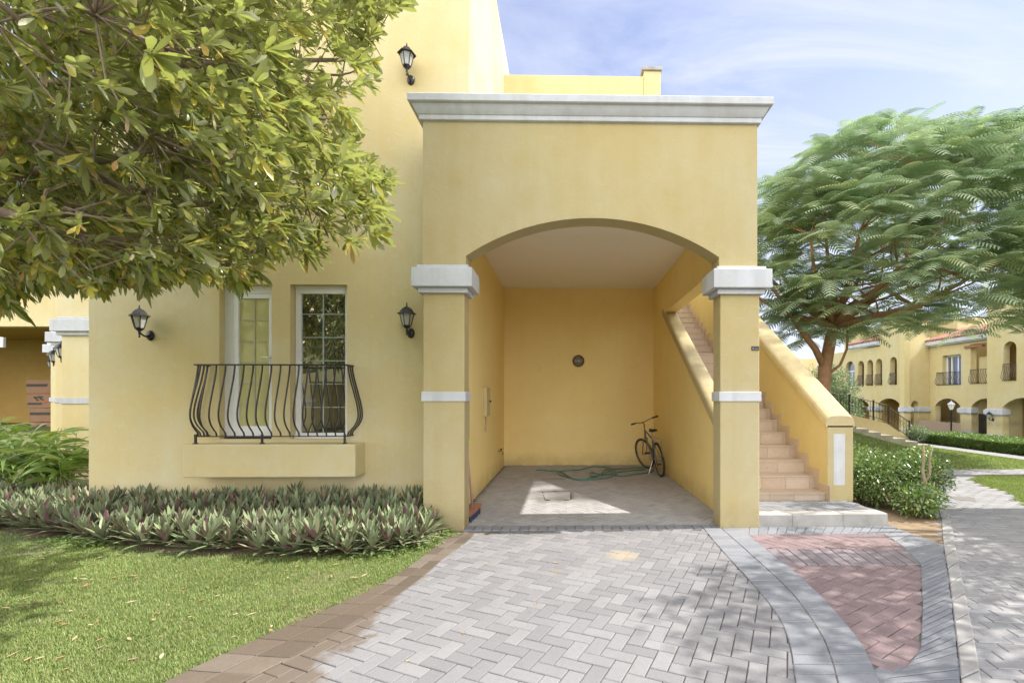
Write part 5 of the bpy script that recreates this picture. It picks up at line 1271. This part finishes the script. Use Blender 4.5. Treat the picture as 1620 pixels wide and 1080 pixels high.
# ================================================================ THINGS IN THE CARPORT
# bicycle: local x forward, y left, z up, origin at the rear contact
bk = empty('bicycle', (1.80, 9.08, 0), label='old grey bicycle leaning in the rear right carport corner', cat='bicycle')
bk.rotation_euler = (R(-8), 0, R(95)); bk.rotation_mode = 'ZYX' if False else 'XYZ'
BF = plain('bike_paint', (.16, .19, .24), .4, .3, .5, .7, 25, (.30, .22, .15)); CHR = plain('dull_chrome', (.45, .43, .40), .35, .8); TY = plain('tyre', (.05, .047, .045), .85); RUST = plain('rusty_bar', (.26, .13, .08), .6, .4)
def torus(m, c, R_, r_, tr=lambda p: p, n=36, k=8):
    vs = []; fs = []
    for i in range(n):
        a = 2*math.pi*i/n
        for j in range(k): b = 2*math.pi*j/k; vs.append(tr(Vector((c[0]+(R_+r_*math.cos(b))*math.cos(a), c[1]+r_*math.sin(b), c[2]+(R_+r_*math.cos(b))*math.sin(a)))))
    for i in range(n):
        for j in range(k): fs.append((i*k+j, ((i+1) % n)*k+j, ((i+1) % n)*k+(j+1) % k, i*k+(j+1) % k))
    m.add(vs, fs)
ax0 = Vector((.765, 0, .90)); ax1 = Vector((.87, 0, .60)); axd = (ax1-ax0).normalized(); Rm = Matrix.Rotation(R(-20), 3, axd)
st_ = lambda p: Rm @ (Vector(p)-ax0)+ax0
idt = lambda p: Vector(p)
def wheel(c, tr, nm):
    m = MB(); torus(m, c, .305, .024, tr); w_ = m.build('wheel', TY, bk, smooth=True)
    m = MB(); torus(m, c, .282, .009, tr, k=6); m.build('rim', CHR, w_, smooth=True)
    m = MB()
    for i in range(18):
        a = 2*math.pi*i/18; m.tube([tr((c[0]+.02*math.cos(a+1.2), .02*(-1)**i, c[2]+.02*math.sin(a+1.2))), tr((c[0]+.28*math.cos(a), 0, c[2]+.28*math.sin(a)))], .0014, 4, caps=False)
    m.tube([tr((c[0], -.045, c[2])), tr((c[0], .045, c[2]))], .016, 8); m.build('spokes', CHR, w_)
wheel((0, 0, .33), idt, 'rear'); wheel((1.02, 0, .33), st_, 'front')
m = MB(); bb = (.42, 0, .29); stp = (.27, 0, .70); ht = (.785, 0, .83); hb = (.825, 0, .71)
for a_, b_, r_ in ((bb, stp, .016), (stp, ht, .016), (bb, hb, .019), (ht, hb, .020)): m.tube([a_, b_], r_, 8)
for s in (-1, 1): m.tube([bb, (0, .05*s, .33)], .009, 6); m.tube([(.285, 0, .66), (0, .05*s, .33)], .008, 6)
m.build('frame', BF, bk, smooth=True)
m = MB()
for s in (-1, 1): m.tube([st_((.835, .0, .68)), st_((.845, .05*s, .655)), st_((1.02, .05*s, .33))], .010, 6)
m.tube([st_(hb), st_(ax0)], .012, 8); m.build('fork', BF, bk, smooth=True)
m = MB(); m.tube([st_((.775, 0, .88)), st_((.76, 0, .97)), st_((.80, 0, 1.0))], .013, 8); m.tube([st_((.70, .31, 1.04)), st_((.75, .16, 1.03)), st_((.80, .06, 1.0)), st_((.80, -.06, 1.0)), st_((.75, -.16, 1.03)), st_((.70, -.31, 1.04))], .011, 8); hbm = m.build('handlebar', RUST, bk, smooth=True)
for s in (-1, 1): m = MB(); m.tube([st_((.735, .21*s, 1.035)), st_((.695, .33*s, 1.042))], .017, 8); m.build('grip', RUB, hbm, smooth=True)
m = MB()
pr_ = [(-.13, .085), (-.10, .09), (-.04, .065), (.03, .03), (.13, .018), (.15, .004)]
vs = []
for (px, hw) in pr_: vs += [(.24+px, -hw, .865), (.24+px, -hw*.6, .893), (.24+px, hw*.6, .893), (.24+px, hw, .865), (.24+px, 0, .845)]
fs = [(i*5+k, (i+1)*5+k, (i+1)*5+(k+1) % 5, i*5+(k+1) % 5) for i in range(5) for k in range(5)]+[(4, 3, 2, 1, 0), (25, 26, 27, 28, 29)]
m.add(vs, [f[::-1] for f in fs]); m.build('saddle', RUB, bk, smooth=False, bevel=.006)
m = MB(); m.tube([(.28, 0, .66), (.245, 0, .85)], .013, 8); m.build('seat_post', CHR, bk)
m = MB(); m.lathe([(.001, -.052), (.085, -.052), (.085, -.046), (.001, -.046)], 24, bb, 'y'); m.tube([(.42, -.06, .29), (.42, .06, .29)], .018, 8); m.tube([(.42, -.065, .29), (.50, -.075, .15)], .009, 6); m.tube([(.42, .065, .29), (.34, .075, .43)], .009, 6); cr = m.build('crank', CHR, bk)
for c_ in ((.50, -.12, .15), (.34, .12, .43)): m = MB(); m.box(c_[0]-.045, c_[0]+.045, c_[1]-.045, c_[1]+.045, c_[2]-.012, c_[2]+.012); m.build('pedal', RUB, cr)
m = MB(); m.tube([(0, -.05, .36), (.42, -.05, .37)], .004, 4); m.tube([(0, -.05, .30), (.42, -.05, .21)], .004, 4); m.build('chain', RUST, bk)
m = MB(); m.tube([(-.34, 0, .42), (-.27, 0, .58), (-.10, 0, .68), (.08, 0, .70), (.2, 0, .60)], .004, 5)
for s in (-1, 1): m.tube([(0, .06*s, .33), (-.08, .07*s, .72)], .006, 5); m.tube([(.25, .05*s, .72), (-.28, .07*s, .72)], .007, 5)
for q in range(4): m.tube([(-.25+.13*q, -.07, .722), (-.25+.13*q, .07, .722)], .005, 5)
m.build('rear_rack', CHR, bk)
m = MB(); m.tube([(.34, .04, .27), (.30, .16, .0+.03)], .008, 6); m.build('kickstand', CHR, bk)
# hose
hz = lambda L_: [G(840+x/7.364, 725+y/7.364) for x, y in L_]
hp = hz([(65, 146), (270, 151), (400, 150), (530, 147), (650, 118), (760, 105), (850, 106), (930, 122), (1000, 160), (1010, 190), (930, 222), (800, 250), (620, 264), (490, 250), (430, 215), (380, 175), (300, 158), (320, 190), (420, 232), (560, 255), (700, 240), (800, 205), (850, 150), (890, 135), (950, 150), (960, 185), (860, 205), (760, 190), (740, 170), (690, 175), (680, 205), (760, 215), (850, 190), (900, 160), (960, 132), (1130, 122), (1300, 114), (1350, 128), (1300, 144), (1030, 160), (985, 175), (970, 210), (1080, 215), (1240, 192), (1400, 165), (1430, 150)])
hp = smoothc(hp, 3); m = MB()
def selfz(i): return .013+.012*(0.5+0.5*math.sin(i*.35))
m.tube([(x, min(y, 10.62), selfz(i)) for i, (x, y) in enumerate(hp)], .012, 7)
tag(m.build('garden_hose', plain('green_hose', (.055, .22, .17), .4, 0, .5, .6, 12, (.10, .13, .10)), None, smooth=True), 'green garden hose lying in loose coils on the carport floor', 'hose')
hs = hz([(130, 238), (250, 240), (380, 240)]); m = MB(); m.tube([(x, y, .008) for x, y in hs], .007, 6); tag(m.build('thin_rod', plain('brown_rod', (.22, .14, .10), .6), None), 'thin dark rod on the carport floor left of the hose', 'rod')
# broom
br = empty('broom', (-1.16, 6.05, 0), label='wooden push broom leaning behind the left carport column', cat='broom')
m = MB(); m.obox((.0, 0, .10), (1, 0, 0), (.08, 1, 0), (0, 0, 1), .045, .26, .028); m.build('head', WOOD, br, bevel=.006)
m = MB()
for i in range(22):
    for j in range(4):
        y_ = -.24+.48*i/21; x_ = -.03+.02*j; m.tube([(x_+.08*y_, y_, .075), (x_*1.2+.08*y_+rng.normal(0, .006), y_*1.04+rng.normal(0, .006), .004)], .006, 4, caps=False)
m.build('bristles', plain('blue_black_bristle', (.04, .05, .09), .7), br)
m = MB(); m.tube([(.0, 0, .12), (-.06, .03, .7), (-.155, .10, 1.45)], .013, 8); m.build('handle', plain('pink_handle', (.50, .30, .28), .5), br, smooth=True)
# lime duster hung on the cabinet corner
m = MB(); vs = []
for i in range(7):
    t = i/6; vs += [(-.0+.085*t, -.012-.02*math.sin(t*3), .05-.03*t*t), (.085*t, .02, .045-.03*t*t), (.085*t*.9, -.012, -.035+.02*t)]
fs = [(i*3+k, (i+1)*3+k, (i+1)*3+(k+1) % 3, i*3+(k+1) % 3) for i in range(6) for k in range(3)]+[(0, 1, 2), (20, 19, 18)]
m.add(vs, fs); du = m.build('lime_brush', plain('lime_plastic', (.45, .65, .08), .4), None, loc=(-1.235, 5.93, .97)); tag(du, 'small lime green brush tip sticking out beside the left column', 'brush')
m = MB(); m.tube([(.01, 0, -.03), (.03, 0, -.12)], .014, 6); m.build('handle', RUB, du)
